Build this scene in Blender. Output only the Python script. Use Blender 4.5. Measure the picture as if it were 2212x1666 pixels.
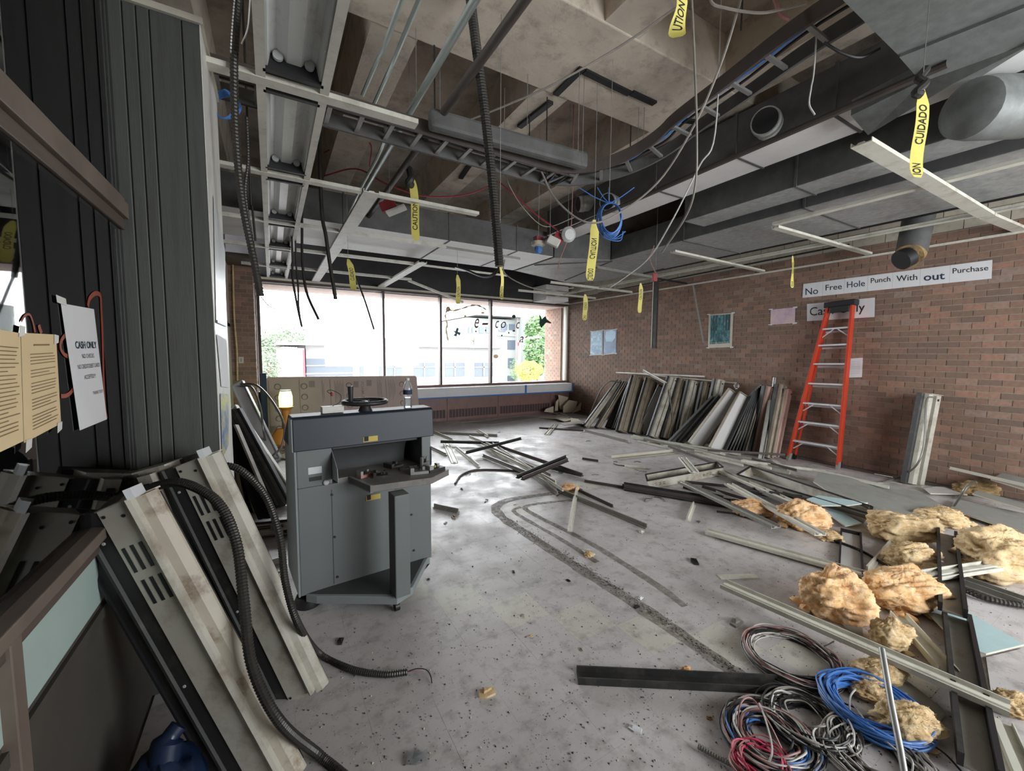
import bpy, math, random
import numpy as np
from mathutils import Vector, Matrix, noise
random.seed(7)
sc = bpy.context.scene
for o in list(bpy.data.objects):
    bpy.data.objects.remove(o)

# ---------------------------------------------------------------- camera, sky, light, exposure
EYE = 1.75
YAW, PITCH, ROLL = (math.radians(v) for v in (30.345, 4.4565, 0.4122))
FPX = 887.1                                   # focal length in pixels of the 2212 wide frame
cam_data = bpy.data.cameras.new('camera')
cam_data.sensor_width = 36.0
cam_data.lens = 36.0 * FPX / 2212.0
cam_data.clip_start = 0.02
cam_data.clip_end = 400
camera = bpy.data.objects.new('camera', cam_data)
sc.collection.objects.link(camera)
FWD = np.array([math.sin(YAW) * math.cos(PITCH), math.cos(YAW) * math.cos(PITCH), -math.sin(PITCH)])
R0 = np.array([math.cos(YAW), -math.sin(YAW), 0.0])
U0 = np.cross(R0, FWD)
RT = math.cos(ROLL) * R0 + math.sin(ROLL) * U0
UP = -math.sin(ROLL) * R0 + math.cos(ROLL) * U0
camera.matrix_world = Matrix(((RT[0], UP[0], -FWD[0], 0), (RT[1], UP[1], -FWD[1], 0),
                              (RT[2], UP[2], -FWD[2], EYE), (0, 0, 0, 1)))
sc.camera = camera

world = bpy.data.worlds.new('overcast_sky')
sc.world = world
world.use_nodes = True
wn = world.node_tree.nodes
wn['Background'].inputs['Color'].default_value = (0.93, 0.97, 1.0, 1)
wn['Background'].inputs['Strength'].default_value = 6.0

def portal(name, loc, rot, sx, sy):
    l = bpy.data.lights.new(name, 'AREA')
    l.shape = 'RECTANGLE'; l.size = sx; l.size_y = sy
    l.cycles.is_portal = True
    o = bpy.data.objects.new(name, l)
    o.location = loc; o.rotation_euler = rot
    sc.collection.objects.link(o)
portal('window_daylight', (3.85, 10.35, 2.1), (math.radians(-90), 0, 0), 8.0, 2.4)
portal('rear_fill_portal', (4.9, -3.1, 2.0), (math.radians(90), 0, 0), 5.0, 2.0)  # guides sky light through the added opening behind the viewer

sc.view_settings.view_transform = 'Standard'
sc.view_settings.look = 'None'
sc.view_settings.gamma = 1.0
sc.view_settings.use_curve_mapping = False
sc.view_settings.exposure = 1.42
sc.cycles.use_denoising = True
sc.cycles.use_adaptive_sampling = True
sc.cycles.adaptive_threshold = 0.025
sc.cycles.max_bounces = 8
sc.cycles.diffuse_bounces = 5
sc.cycles.glossy_bounces = 4
sc.cycles.transparent_max_bounces = 16
sc.cycles.caustics_reflective = False
sc.cycles.caustics_refractive = False

# ---------------------------------------------------------------- measuring helpers (photo pixel -> real point on a plane)
CAM = np.array([0, 0, EYE])
def ray(x, y): return FWD + RT * (x - 1106) / FPX - UP * (y - 833) / FPX
def pz(x, y, z=0.0):
    d = ray(x, y); return CAM + d * (z - EYE) / d[2]
def pX(x, y, X):
    d = ray(x, y); return CAM + d * X / d[0]
def pY(x, y, Y):
    d = ray(x, y); return CAM + d * Y / d[1]
def pd(x, y, D): return CAM + ray(x, y) * D
def V(*a): return np.array(a, float)
def unit(v):
    v = np.array(v, float); return v / (np.linalg.norm(v) + 1e-12)

# ---------------------------------------------------------------- mesh helpers
ORG = {}
class MB:
    def __init__(s): s.v = []; s.f = []; s.m = []; s.mi = 0
    def add(s, verts, faces):
        b = len(s.v); s.v.extend([tuple(p) for p in verts])
        s.f.extend([tuple(b + i for i in f) for f in faces]); s.m.extend([s.mi] * len(faces)); return s
    def box(s, lo, hi):
        x0, y0, z0 = lo; x1, y1, z1 = hi
        return s.add([(x0,y0,z0),(x1,y0,z0),(x1,y1,z0),(x0,y1,z0),(x0,y0,z1),(x1,y0,z1),(x1,y1,z1),(x0,y1,z1)],
                     [(0,3,2,1),(4,5,6,7),(0,1,5,4),(1,2,6,5),(2,3,7,6),(3,0,4,7)])
    def obox(s, o, ex, ey, ez):            # corner + three edge vectors
        o, ex, ey, ez = (np.array(q, float) for q in (o, ex, ey, ez))
        if np.dot(np.cross(ex, ey), ez) < 0: o = o + ex; ex = -ex
        c = [o, o+ex, o+ex+ey, o+ey]
        return s.add(c + [p + ez for p in c], [(0,3,2,1),(4,5,6,7),(0,1,5,4),(1,2,6,5),(2,3,7,6),(3,0,4,7)])
    def prism(s, pts, d):                  # polygon + extrusion vector
        pts = [np.array(p, float) for p in pts]; d = np.array(d, float); n = len(pts)
        nrm = np.zeros(3)
        for i in range(n): nrm += np.cross(pts[i] - pts[0], pts[(i+1) % n] - pts[0])
        if np.dot(nrm, d) < 0: pts = pts[::-1]
        return s.add(pts + [p + d for p in pts], [tuple(range(n))[::-1], tuple(range(n, 2*n))] +
                     [(i, (i+1) % n, n + (i+1) % n, n + i) for i in range(n)])
    def bar(s, prof, p0, p1, up):          # profile (u across, w along up) swept from p0 to p1
        p0, p1 = np.array(p0, float), np.array(p1, float); ax = unit(p1 - p0)
        sd = unit(np.cross(ax, up)); upv = np.cross(sd, ax)
        a = [p0 + sd*u + upv*w for u, w in prof]
        return s.prism(a, p1 - p0)
    def tube(s, path, r, n=8, closed=False, cap=True):
        path = [np.array(p, float) for p in path]; k = len(path); rs = r if hasattr(r, '__len__') else [r]*k
        prev = None; b = len(s.v); vs = []
        for i in range(k):
            if closed: t = unit(path[(i+1) % k] - path[i-1])
            else: t = unit(path[min(i+1, k-1)] - path[max(i-1, 0)])
            if prev is None:
                a = np.array([0,0,1.]) if abs(t[2]) < .9 else np.array([1.,0,0])
                u = unit(np.cross(t, a))
            else: u = unit(prev - t*np.dot(prev, t))
            prev = u; w = np.cross(t, u)
            for j in range(n):
                an = 2*math.pi*j/n; vs.append(path[i] + rs[i]*(math.cos(an)*u + math.sin(an)*w))
        fs = []
        for i in range(k if closed else k-1):
            i2 = (i+1) % k
            for j in range(n): fs.append((i*n+j, i*n+(j+1) % n, i2*n+(j+1) % n, i2*n+j))
        if cap and not closed: fs += [tuple(range(n))[::-1], tuple((k-1)*n+j for j in range(n))]
        return s.add(vs, fs)
    def lathe(s, prof, c, n=20, axis=(0,0,1)):
        ax = unit(axis); a = np.array([1.,0,0]) if abs(ax[0]) < .9 else np.array([0,1.,0])
        u = unit(np.cross(ax, a)); w = np.cross(ax, u); c = np.array(c, float); vs = []
        for r, z in prof:
            for j in range(n):
                an = 2*math.pi*j/n; vs.append(c + ax*z + r*(math.cos(an)*u + math.sin(an)*w))
        k = len(prof); fs = []
        for i in range(k-1):
            for j in range(n): fs.append((i*n+j, i*n+(j+1) % n, (i+1)*n+(j+1) % n, (i+1)*n+j))
        fs += [tuple(range(n))[::-1], tuple((k-1)*n+j for j in range(n))]
        return s.add(vs, fs)
    def ribbon(s, pts, wvec, th=0.0008):   # thin strip following pts, wvec per point
        n = len(pts); vs = []
        for i in range(n):
            p = np.array(pts[i], float); w = np.array(wvec[i], float)
            t = unit(np.array(pts[min(i+1,n-1)], float) - np.array(pts[max(i-1,0)], float))
            nn = unit(np.cross(t, w)) * th
            vs += [p - w/2 - nn/2, p + w/2 - nn/2, p + w/2 + nn/2, p - w/2 + nn/2]
        fs = [(0,3,2,1), tuple((n-1)*4 + j for j in range(4))]
        for i in range(n-1):
            for j in range(4): fs.append((i*4+j, i*4+(j+1) % 4, (i+1)*4+(j+1) % 4, (i+1)*4+j))
        return s.add(vs, fs)

def col_link(o): sc.collection.objects.link(o)
def base_of(vs):
    a = np.array(vs); return np.array([(a[:,0].min()+a[:,0].max())/2, (a[:,1].min()+a[:,1].max())/2, a[:,2].min()])
def build(mb, name, mats, parent=None, smooth=False, bevel=0.0, soft=False):
    if not isinstance(mats, (list, tuple)): mats = [mats]
    org = ORG[parent.name] if parent is not None else base_of(mb.v)
    me = bpy.data.meshes.new(name)
    me.from_pydata([tuple(np.array(v) - org) for v in mb.v], [], mb.f)
    for m in mats: me.materials.append(m)
    if len(mats) > 1: me.polygons.foreach_set('material_index', mb.m)
    if smooth:
        me.polygons.foreach_set('use_smooth', [True]*len(me.polygons))
        try: soft or me.set_sharp_from_angle(angle=math.radians(40))
        except Exception: pass
    me.update()
    o = bpy.data.objects.new(name, me); col_link(o)
    if parent is None: o.location = org
    else: o.parent = parent
    ORG[o.name] = org
    if bevel:
        b = o.modifiers.new('bevel', 'BEVEL'); b.width = bevel; b.segments = 2; b.limit_method = 'ANGLE'
    return o
def tag(o, label, cat, group=None):
    o['label'] = label; o['category'] = cat
    if group: o['group'] = group
    return o
def thing(name, label, cat, base, group=None):
    o = bpy.data.objects.new(name, None); col_link(o); o.location = base; o.empty_display_size = .1
    ORG[o.name] = np.array(base, float); return tag(o, label, cat, group)
def holder(name, base=(0,0,0)):
    o = bpy.data.objects.new(name, None); col_link(o); o.location = base
    ORG[o.name] = np.array(base, float); o['kind'] = 'structure'; return o
def struct(mb, name, mats, parent=None, **k):
    o = build(mb, name, mats, parent, **k)
    if parent is None: o['kind'] = 'structure'
    return o
def smooth_path(pts, k=6):
    pts = [np.array(p, float) for p in pts]; out = []
    P = [2*pts[0]-pts[1]] + pts + [2*pts[-1]-pts[-2]]
    for i in range(1, len(P)-2):
        for j in range(k):
            t = j/k; a, b, c, d = P[i-1], P[i], P[i+1], P[i+2]
            out.append(.5*((2*b)+(c-a)*t+(2*a-5*b+4*c-d)*t*t+(3*b-a-3*c+d)*t**3))
    out.append(pts[-1]); return out
_tc = {}
def text_verts(s, shear=0.0, bold=0.0):
    key = (s, shear, bold)
    if key not in _tc:
        cu = bpy.data.curves.new('lettering', 'FONT'); cu.body = s; cu.size = 1; cu.shear = shear; cu.offset = bold
        cu.resolution_u = 3; cu.fill_mode = 'FRONT'
        ob = bpy.data.objects.new('lettering', cu); col_link(ob)
        dg = bpy.context.evaluated_depsgraph_get(); dg.update()
        me = bpy.data.meshes.new_from_object(ob.evaluated_get(dg))
        vs = np.array([v.co[:] for v in me.vertices]); fs = [tuple(p.vertices) for p in me.polygons]
        bpy.data.objects.remove(ob); bpy.data.curves.remove(cu); bpy.data.meshes.remove(me)
        _tc[key] = (vs, fs)
    return _tc[key]
def lettering(s, fmap, mat, parent, box, shear=0.0, bold=0.0, name='lettering'):
    """fit text s into the (u0,v0,u1,v1) box of fmap(u,v)->point"""
    vs, fs = text_verts(s, shear, bold); lo, hi = vs.min(0), vs.max(0)
    u0, v0, u1, v1 = box; mb = MB()
    mb.add([fmap(u0+(u1-u0)*(v[0]-lo[0])/(hi[0]-lo[0]+1e-9), v0+(v1-v0)*(v[1]-lo[1])/(hi[1]-lo[1]+1e-9)) for v in vs], fs)
    return build(mb, name, mat, parent)
def quadmap(bl, br, tr, tl, off=(0,0,0)):
    bl, br, tr, tl, off = (np.array(q, float) for q in (bl, br, tr, tl, off))
    return lambda u, v: (bl*(1-u)+br*u)*(1-v) + (tl*(1-u)+tr*u)*v + off

# ---------------------------------------------------------------- materials
def lin(c): return tuple(((x/255)/12.92 if x/255 <= .04045 else ((x/255+.055)/1.055)**2.4) for x in c)
def nodes_of(name):
    m = bpy.data.materials.new(name); m.use_nodes = True
    nt = m.node_tree; return m, nt, nt.nodes['Principled BSDF']
def mix_rgb(nt, fac, a, b, blend='MIX'):
    n = nt.nodes.new('ShaderNodeMix'); n.data_type = 'RGBA'; n.blend_type = blend
    for s, v in ((0, fac), (6, a), (7, b)):
        if hasattr(v, 'default_value') or hasattr(v, 'is_output'): nt.links.new(v, n.inputs[s])
        else: n.inputs[s].default_value = v if s == 0 else (tuple(v)+(1,))[:4]
    return n.outputs[2]
def noise_fac(nt, scale, detail=4, lo=.4, hi=.6, coord='Object', stretch=None, rough=.6):
    tx = nt.nodes.new('ShaderNodeTexCoord')
    src = tx.outputs[coord]
    if coord == 'World':
        pass
    if stretch:
        mp = nt.nodes.new('ShaderNodeMapping'); mp.inputs['Scale'].default_value = stretch
        nt.links.new(src, mp.inputs[0]); src = mp.outputs[0]
    n = nt.nodes.new('ShaderNodeTexNoise'); n.inputs['Scale'].default_value = scale
    n.inputs['Detail'].default_value = detail; n.inputs['Roughness'].default_value = rough
    nt.links.new(src, n.inputs['Vector'])
    r = nt.nodes.new('ShaderNodeMapRange'); r.inputs[1].default_value = lo; r.inputs[2].default_value = hi
    nt.links.new(n.outputs['Fac'], r.inputs[0]); return r.outputs[0]
def mat(name, c, rough=.6, metal=0.0, var=.25, scale=6, c2=None, dirt=None, dscale=3, dlo=.5, dhi=.68, damt=.8,
        bump=0.0, bscale=40, stretch=None, coord='Object', spec=.5):
    m, nt, b = nodes_of(name)
    c = lin(c); c2 = lin(c2) if c2 else tuple(x*(1-var) for x in c)
    out = mix_rgb(nt, noise_fac(nt, scale, 4, .35, .65, coord, stretch), c2, c)
    if dirt:
        f = noise_fac(nt, dscale, 6, dlo, dhi, coord, stretch, .7)
        mm = nt.nodes.new('ShaderNodeMath'); mm.operation = 'MULTIPLY'; mm.inputs[1].default_value = damt
        nt.links.new(f, mm.inputs[0]); out = mix_rgb(nt, mm.outputs[0], out, lin(dirt))
    nt.links.new(out, b.inputs['Base Color'])
    b.inputs['Roughness'].default_value = rough; b.inputs['Metallic'].default_value = metal
    b.inputs['Specular IOR Level'].default_value = spec
    if bump:
        f = noise_fac(nt, bscale, 5, 0, 1, coord, stretch)
        bp = nt.nodes.new('ShaderNodeBump'); bp.inputs['Strength'].default_value = bump; bp.inputs['Distance'].default_value = .01
        nt.links.new(f, bp.inputs['Height']); nt.links.new(bp.outputs[0], b.inputs['Normal'])
    return m
def pane_mat(name, tint=(1,1,1), refl=1.0):
    m = bpy.data.materials.new(name); m.use_nodes = True; nt = m.node_tree
    nt.nodes.remove(nt.nodes['Principled BSDF'])
    tr = nt.nodes.new('ShaderNodeBsdfTransparent'); tr.inputs[0].default_value = (*tint, 1)
    gl = nt.nodes.new('ShaderNodeBsdfGlossy'); gl.inputs['Roughness'].default_value = .02
    gl.inputs['Color'].default_value = (refl, refl, refl, 1)
    fr = nt.nodes.new('ShaderNodeFresnel'); fr.inputs[0].default_value = 1.5
    mx = nt.nodes.new('ShaderNodeMixShader')
    nt.links.new(fr.outputs[0], mx.inputs[0]); nt.links.new(tr.outputs[0], mx.inputs[1]); nt.links.new(gl.outputs[0], mx.inputs[2])
    nt.links.new(mx.outputs[0], nt.nodes['Material Output'].inputs[0]); return m

def brick_mat():
    m, nt, b = nodes_of('brick_face')
    oi = nt.nodes.new('ShaderNodeObjectInfo'); ge = nt.nodes.new('ShaderNodeNewGeometry')
    ad = nt.nodes.new('ShaderNodeMath'); ad.operation = 'ADD'; fr = nt.nodes.new('ShaderNodeMath'); fr.operation = 'FRACT'
    nt.links.new(oi.outputs['Random'], ad.inputs[0]); nt.links.new(ge.outputs['Random Per Island'], ad.inputs[1]); nt.links.new(ad.outputs[0], fr.inputs[0])
    cr = nt.nodes.new('ShaderNodeValToRGB'); e = cr.color_ramp.elements
    cols = [(0, (112,92,80)), (.25, (128,101,86)), (.5, (138,106,90)), (.7, (121,98,83)), (.86, (152,114,95)), (1, (142,122,110))]
    e[0].position, e[0].color = 0, (*lin(cols[0][1]), 1); e[1].position, e[1].color = 1, (*lin(cols[-1][1]), 1)
    for p, c in cols[1:-1]:
        q = e.new(p); q.color = (*lin(c), 1)
    nt.links.new(fr.outputs[0], cr.inputs[0])
    pos = ge.outputs['Position']
    n = nt.nodes.new('ShaderNodeTexNoise'); n.inputs['Scale'].default_value = 26; n.inputs['Detail'].default_value = 5
    nt.links.new(pos, n.inputs['Vector'])
    r = nt.nodes.new('ShaderNodeMapRange'); r.inputs[1].default_value = .4; r.inputs[2].default_value = .75; r.inputs[4].default_value = .45
    nt.links.new(n.outputs['Fac'], r.inputs[0])
    out = mix_rgb(nt, r.outputs[0], cr.outputs[0], lin((92,76,68)))
    nt.links.new(out, b.inputs['Base Color']); b.inputs['Roughness'].default_value = .8
    bp = nt.nodes.new('ShaderNodeBump'); bp.inputs['Strength'].default_value = .35; bp.inputs['Distance'].default_value = .006
    nt.links.new(n.outputs['Fac'], bp.inputs['Height']); nt.links.new(bp.outputs[0], b.inputs['Normal'])
    return m

def tile_mat(name, c, c2):
    m, nt, b = nodes_of(name)
    ge = nt.nodes.new('ShaderNodeNewGeometry'); oi = nt.nodes.new('ShaderNodeObjectInfo')
    def nz(scale, detail, lo, hi, stretch=(1,1,1)):
        mp = nt.nodes.new('ShaderNodeMapping'); mp.inputs['Scale'].default_value = stretch; nt.links.new(ge.outputs['Position'], mp.inputs[0])
        n = nt.nodes.new('ShaderNodeTexNoise'); n.inputs['Scale'].default_value = scale; n.inputs['Detail'].default_value = detail; n.inputs['Roughness'].default_value = .65
        nt.links.new(mp.outputs[0], n.inputs['Vector'])
        r = nt.nodes.new('ShaderNodeMapRange'); r.inputs[1].default_value = lo; r.inputs[2].default_value = hi
        nt.links.new(n.outputs['Fac'], r.inputs[0]); return r.outputs[0]
    o = mix_rgb(nt, nz(1.3, 5, .35, .65), lin(c2), lin(c))
    a = nt.nodes.new('ShaderNodeMath'); a.operation = 'MULTIPLY'; a.inputs[1].default_value = .55; nt.links.new(nz(9, 7, .5, .72), a.inputs[0])
    o = mix_rgb(nt, a.outputs[0], o, lin((96,90,84)))
    a2 = nt.nodes.new('ShaderNodeMath'); a2.operation = 'MULTIPLY'; a2.inputs[1].default_value = .6; nt.links.new(nz(60, 4, .62, .72), a2.inputs[0])
    o = mix_rgb(nt, a2.outputs[0], o, lin((74,68,62)))
    a3 = nt.nodes.new('ShaderNodeMath'); a3.operation = 'MULTIPLY'; a3.inputs[1].default_value = .35; nt.links.new(nz(5, 6, .56, .7, (1, 5, 1)), a3.inputs[0])
    o = mix_rgb(nt, a3.outputs[0], o, lin((206,202,198)))
    nt.links.new(o, b.inputs['Base Color'])
    r = nt.nodes.new('ShaderNodeMapRange'); r.inputs[3].default_value = .3; r.inputs[4].default_value = .62
    nt.links.new(nz(2.2, 6, .35, .6), r.inputs[0]); nt.links.new(r.outputs[0], b.inputs['Roughness'])
    return m

M = {}
M['brick'] = brick_mat()
M['mortar'] = mat('mortar', (146,133,121), .9, var=.2, scale=20)
M['tile_grey'] = tile_mat('vinyl_tile_grey', (196,191,190), (174,169,168))
M['tile_cream'] = tile_mat('vinyl_tile_cream', (202,199,188), (184,180,170))
M['screed'] = mat('floor_screed', (120,114,108), .9)
M['concrete'] = mat('cast_concrete', (206,194,178), .92, var=.18, scale=3, dirt=(110,98,88), dscale=5, damt=.5, bump=.5, bscale=30)
M['concrete_dark'] = mat('slab_concrete', (176,162,148), .95, var=.25, scale=2.5, dirt=(76,68,62), dscale=2, damt=.6, bump=.4, bscale=30)
M['block'] = mat('tan_block', (168,150,130), .9, var=.15, scale=4, dirt=(120,104,90), dscale=3, damt=.5)
M['block_grey'] = mat('grey_block', (182,174,158), .9, var=.15, scale=4, dirt=(106,98,86), dscale=3, damt=.5)
M['bulkhead'] = mat('dark_bulkhead', (62,60,62), .85, var=.2)
M['plank'] = mat('dark_wood_plank', (76,78,74), .55, var=.35, scale=3, stretch=(8,8,.5), dirt=(46,48,46), dscale=3, damt=.6, bump=.15, bscale=30)
M['brown_wood'] = mat('brown_wood', (92,80,72), .5, var=.3, scale=4, stretch=(1,1,8))
M['frame_wood'] = mat('grey_brown_frame', (112,100,90), .5, var=.25, scale=4)
M['bronze'] = mat('bronze_frame', (70,56,52), .45, metal=.3, var=.15)
M['bronze_sill'] = mat('red_brown_sill', (120,88,80), .5, var=.15)
M['heater'] = mat('heater_enamel', (128,98,92), .45, var=.1, dirt=(96,72,68), dscale=4, damt=.4)
M['heater_dark'] = mat('heater_slot', (70,54,54), .6)
M['paper'] = mat('white_paper', (214,214,216), .8, var=.06, scale=5)
M['blue_tape'] = mat('blue_tape', (60,112,176), .6, var=.15)
M['pale_panel'] = mat('pale_green_panel', (168,186,180), .5, var=.06)
M['dark_base'] = mat('dark_base_panel', (70,66,60), .7, var=.2)
M['white_paint'] = mat('white_paint', (206,204,198), .5, var=.06, dirt=(150,144,136), dscale=4, damt=.4)
M['off_white'] = mat('off_white_trim', (196,190,176), .5, var=.08)
M['rail_white'] = mat('rail_enamel', (206,204,192), .45, var=.08, dirt=(140,134,120), dscale=5, damt=.5)
M['rail_grey'] = mat('rail_grey', (150,148,140), .45, metal=.2, var=.15, dirt=(96,90,82), dscale=6, damt=.6)
M['steel'] = mat('galvanised_steel', (160,160,158), .5, metal=.7, var=.2, scale=10)
M['alu'] = mat('aluminium', (206,208,210), .4, metal=.15, var=.1)
M['black'] = mat('black_enamel', (30,30,32), .5, var=.2)
M['black_dirty'] = mat('black_dusty', (40,39,38), .6, var=.3, dirt=(92,88,80), dscale=8, damt=.35)
M['housing'] = mat('fixture_enamel', (182,178,166), .5, var=.1, dirt=(122,108,90), dscale=4, dlo=.46, dhi=.66, damt=.75)
M['housing_dirty'] = mat('fixture_enamel_rusty', (178,170,154), .55, var=.12, dirt=(116,94,72), dscale=5, dlo=.50, dhi=.62, damt=.8)
M['housing_tan'] = mat('fixture_tan', (150,138,120), .6, var=.2, dirt=(100,88,74), dscale=5, damt=.7)
M['housing_pink'] = mat('fixture_pinkish', (172,140,130), .6, var=.15, dirt=(120,96,86), dscale=4, damt=.5)
M['reflector'] = mat('reflector_white', (214,216,214), .3, var=.05, dirt=(120,112,100), dscale=3, dlo=.55, dhi=.75, damt=.6)
M['diffuser'] = mat('grey_white_lens', (196,194,192), .35, var=.05)
M['duct'] = mat('galvanised_duct', (168,170,168), .5, metal=.2, var=.25, scale=14, dirt=(120,120,117), dscale=3, damt=.6)
M['duct_mid'] = mat('dull_galvanised', (116,120,118), .55, metal=.2, var=.25, scale=14, dirt=(84,86,84), dscale=3, damt=.6)
M['duct_dark'] = mat('duct_dark_and_shaded', (92,92,91), .7, var=.3, scale=5, dirt=(64,62,61), dscale=3, damt=.6)  # dark tone: paints shade on duct sides, plain colour on other parts
M['duct_light'] = mat('duct_pale_and_lit', (222,220,218), .5, var=.08, dirt=(180,176,172), dscale=3, damt=.4)  # pale tone: paints window light onto duct undersides, also colours the corner drop
M['foil'] = mat('foil', (190,188,184), .3, metal=.8, var=.3, scale=30, bump=.6, bscale=40)
M['pipe_dark'] = mat('dark_pipe', (84,76,72), .55, metal=.3, var=.2)
M['conduit'] = mat('emt_conduit', (196,206,202), .35, metal=.6, var=.1)
M['flex'] = mat('flex_conduit', (66,64,60), .45, metal=.5, var=.3)
M['flex_light'] = mat('flex_conduit_grey', (132,130,124), .4, metal=.5, var=.2)
M['cable_grey'] = mat('cable_grey', (150,144,136), .6)
M['cable_white'] = mat('cable_white', (208,206,200), .5)
M['cable_black'] = mat('cable_black', (34,33,34), .5)
M['cable_blue'] = mat('cable_blue', (70,124,196), .5, var=.2)
M['cable_red'] = mat('cable_red', (150,50,58), .5)
M['cable_pink'] = mat('cable_pink', (206,66,100), .5)
M['cable_rose'] = mat('cable_rose', (172,124,120), .5)
M['tape'] = mat('caution_yellow', (224,212,112), .5, var=.12)
M['ink'] = mat('black_ink', (24,22,24), .7, var=.05)
M['ink_blue'] = mat('navy_ink', (32,44,70), .7, var=.05)
M['ink_red'] = mat('dark_red_vinyl', (84,24,26), .6, var=.1)
M['orange'] = mat('ladder_orange', (192,60,34), .5, var=.12, dirt=(150,60,40), dscale=6, damt=.4)
M['teal'] = mat('moisture_board_face', (176,200,202), .7, var=.08)
M['gypsum'] = mat('grey_board_face', (142,142,136), .85, var=.12, scale=3, dirt=(110,108,102), dscale=4, damt=.5)
M['gypsum_core'] = mat('gypsum_core', (206,196,178), .9, var=.15)
M['tile_board'] = mat('ceiling_tile', (190,178,158), .9, var=.12, scale=20)
M['insul'] = mat('fibreglass_wool', (232,194,144), .95, c2=(210,160,106), scale=7, dirt=(236,216,186), dscale=18, dlo=.45, dhi=.7, damt=.7, bump=.5, bscale=60)
M['insul_pale'] = mat('fibreglass_pale', (218,194,150), .95, c2=(186,154,108), scale=7, dirt=(226,208,176), dscale=18, dlo=.45, dhi=.7, damt=.7, bump=.5, bscale=60)
M['insul_dirty'] = mat('fibreglass_dirty', (168,142,98), .95, c2=(122,100,66), scale=7, bump=.9, bscale=60)
M['cutter_body'] = mat('cutter_grey', (104,109,108), .5, var=.06, scale=3)
M['cutter_side'] = mat('cutter_light_grey', (132,138,139), .5, var=.05, scale=3)
M['cutter_hood'] = mat('cutter_navy', (28,38,48), .5, var=.08)
M['cutter_dark'] = mat('cutter_dark', (64,66,66), .6, var=.15)
M['table_dirty'] = mat('cutter_table', (128,124,120), .5, metal=.1, var=.25, dirt=(92,80,70), dscale=9, damt=.7)
M['yellow_label'] = mat('yellow_label', (196,172,84), .6, var=.1)
M['lens_grey'] = mat('soft_grey', (190,192,190), .5)
M['pane'] = pane_mat('window_glass')
M['pane_dark'] = pane_mat('office_glass')
# ================================================================ SETTING
XR, YW, ZG, ZT = 7.9, 10.15, 3.28, 3.26       # right wall, window wall, ceiling grid, brick top
XG, YP, XS = -0.58, 2.62, -0.245              # office glass plane, plank wall, its end
XL = -0.66
def in_view(p):
    d = np.array(p, float) - CAM; w = d @ FWD
    if w < .3: return None
    u, v = 1106 + FPX*(d@RT)/w, 833 - FPX*(d@UP)/w
    return w if -40 < u < 2250 and -40 < v < 1700 else None

# ---- floor with vinyl tiles
T = 0.3048
fl = MB(); fl.box((-4.2, -3.2, -.3), (XR+.3, YW+.3, -.006))
floor = struct(fl, 'floor', M['screed'])
x00, y00 = .955 - 6*T, 2.75 - 20*T
tiles = []
for i in range(28):
    for j in range(46):
        x, y = x00 + i*T, y00 + j*T
        if x < XL - .1 or y < -3.1 or x + T > XR + .2 or y + T > YW + .25: continue
        cream = (i - 6 == 19 - j and -1 <= i - 6 <= 7) or ((i*7 + j*13) % 41 == 0)
        w = in_view((x+T/2, y+T/2, 0))
        tiles.append((w if w else 1e9, x, y, cream))
tiles.sort()
def tile_mesh(m):
    mb = MB(); g = .00025; mb.box((g, g, -.006), (T-g, T-g, 0))
    me = bpy.data.meshes.new('tile'); me.from_pydata(mb.v, [], mb.f); me.materials.append(m); return me
tm = (tile_mesh(M['tile_grey']), tile_mesh(M['tile_cream']))
fo = np.array(floor.location)
for k, (w, x, y, cream) in enumerate(tiles[:300]):
    o = bpy.data.objects.new('floor_tile', tm[cream]); col_link(o); o.parent = floor
    o.location = np.array((x, y, random.uniform(-.0004, .0002))) - fo
rest = MB(); g = .00025
for w, x, y, cream in tiles[300:]:
    rest.mi = int(cream); rest.box((x+g, y+g, -.006), (x+T-g, y+T-g, 0))
o = build(rest, 'floor_tile_field', [M['tile_grey'], M['tile_cream']], floor); o['kind'] = 'stuff'

# ---- bricks
BL, BH, BJ = .203, .0813, .011
def brick_mesh(name, sx, sy, sz):
    mb = MB(); mb.box((0,0,0), (sx, sy, sz)); me = bpy.data.meshes.new(name)
    me.from_pydata(mb.v, [], mb.f); me.materials.append(M['brick']); return me
BM = brick_mesh('brick', .03, BL-BJ, BH-BJ)
BMX = brick_mesh('brick', BL-BJ, .03, BH-BJ)
def brick_field(parent, axis, plane, a0, a1, z0, z1, nmax=300, sign=1, proud=.005):
    """axis 'Y': wall of constant X=plane running in Y; 'X': wall of constant Y"""
    org = ORG[parent.name]; items = []
    nz = int(round((z1-z0)/BH))
    for k in range(nz):
        z = z0 + k*BH; a = a0 - (BL/2 if k % 2 else 0)
        while a < a1 - .02:
            lo, hi = max(a, a0), min(a+BL-BJ, a1)
            if hi - lo > .03:
                c = (plane, (lo+hi)/2, z) if axis == 'Y' else ((lo+hi)/2, plane, z)
                w = in_view(c); items.append((w if w else 1e9, lo, hi, z, a))
            a += BL
    items.sort(); rest = MB()
    for k, (w, lo, hi, z, a) in enumerate(items):
        pr = proud + random.uniform(-.0018, .0018)
        p = plane - sign*pr
        full = abs(hi-lo-(BL-BJ)) < 1e-4
        if k < nmax and w < 1e8 and full:
            o = bpy.data.objects.new('brick', BM if axis == 'Y' else BMX); col_link(o); o.parent = parent
            q = p if sign > 0 else p - .03
            o.location = (np.array((q, lo, z)) if axis == 'Y' else np.array((lo, q, z))) - org
        else:
            q0, q1 = (p, p+.03) if sign > 0 else (p-.03, p)
            if axis == 'Y': rest.box((q0, lo, z), (q1, hi, z+BH-BJ))
            else: rest.box((lo, q0, z), (hi, q1, z+BH-BJ))
    if rest.v:
        o = build(rest, 'brickwork', M['brick'], parent); o['kind'] = 'stuff'
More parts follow.
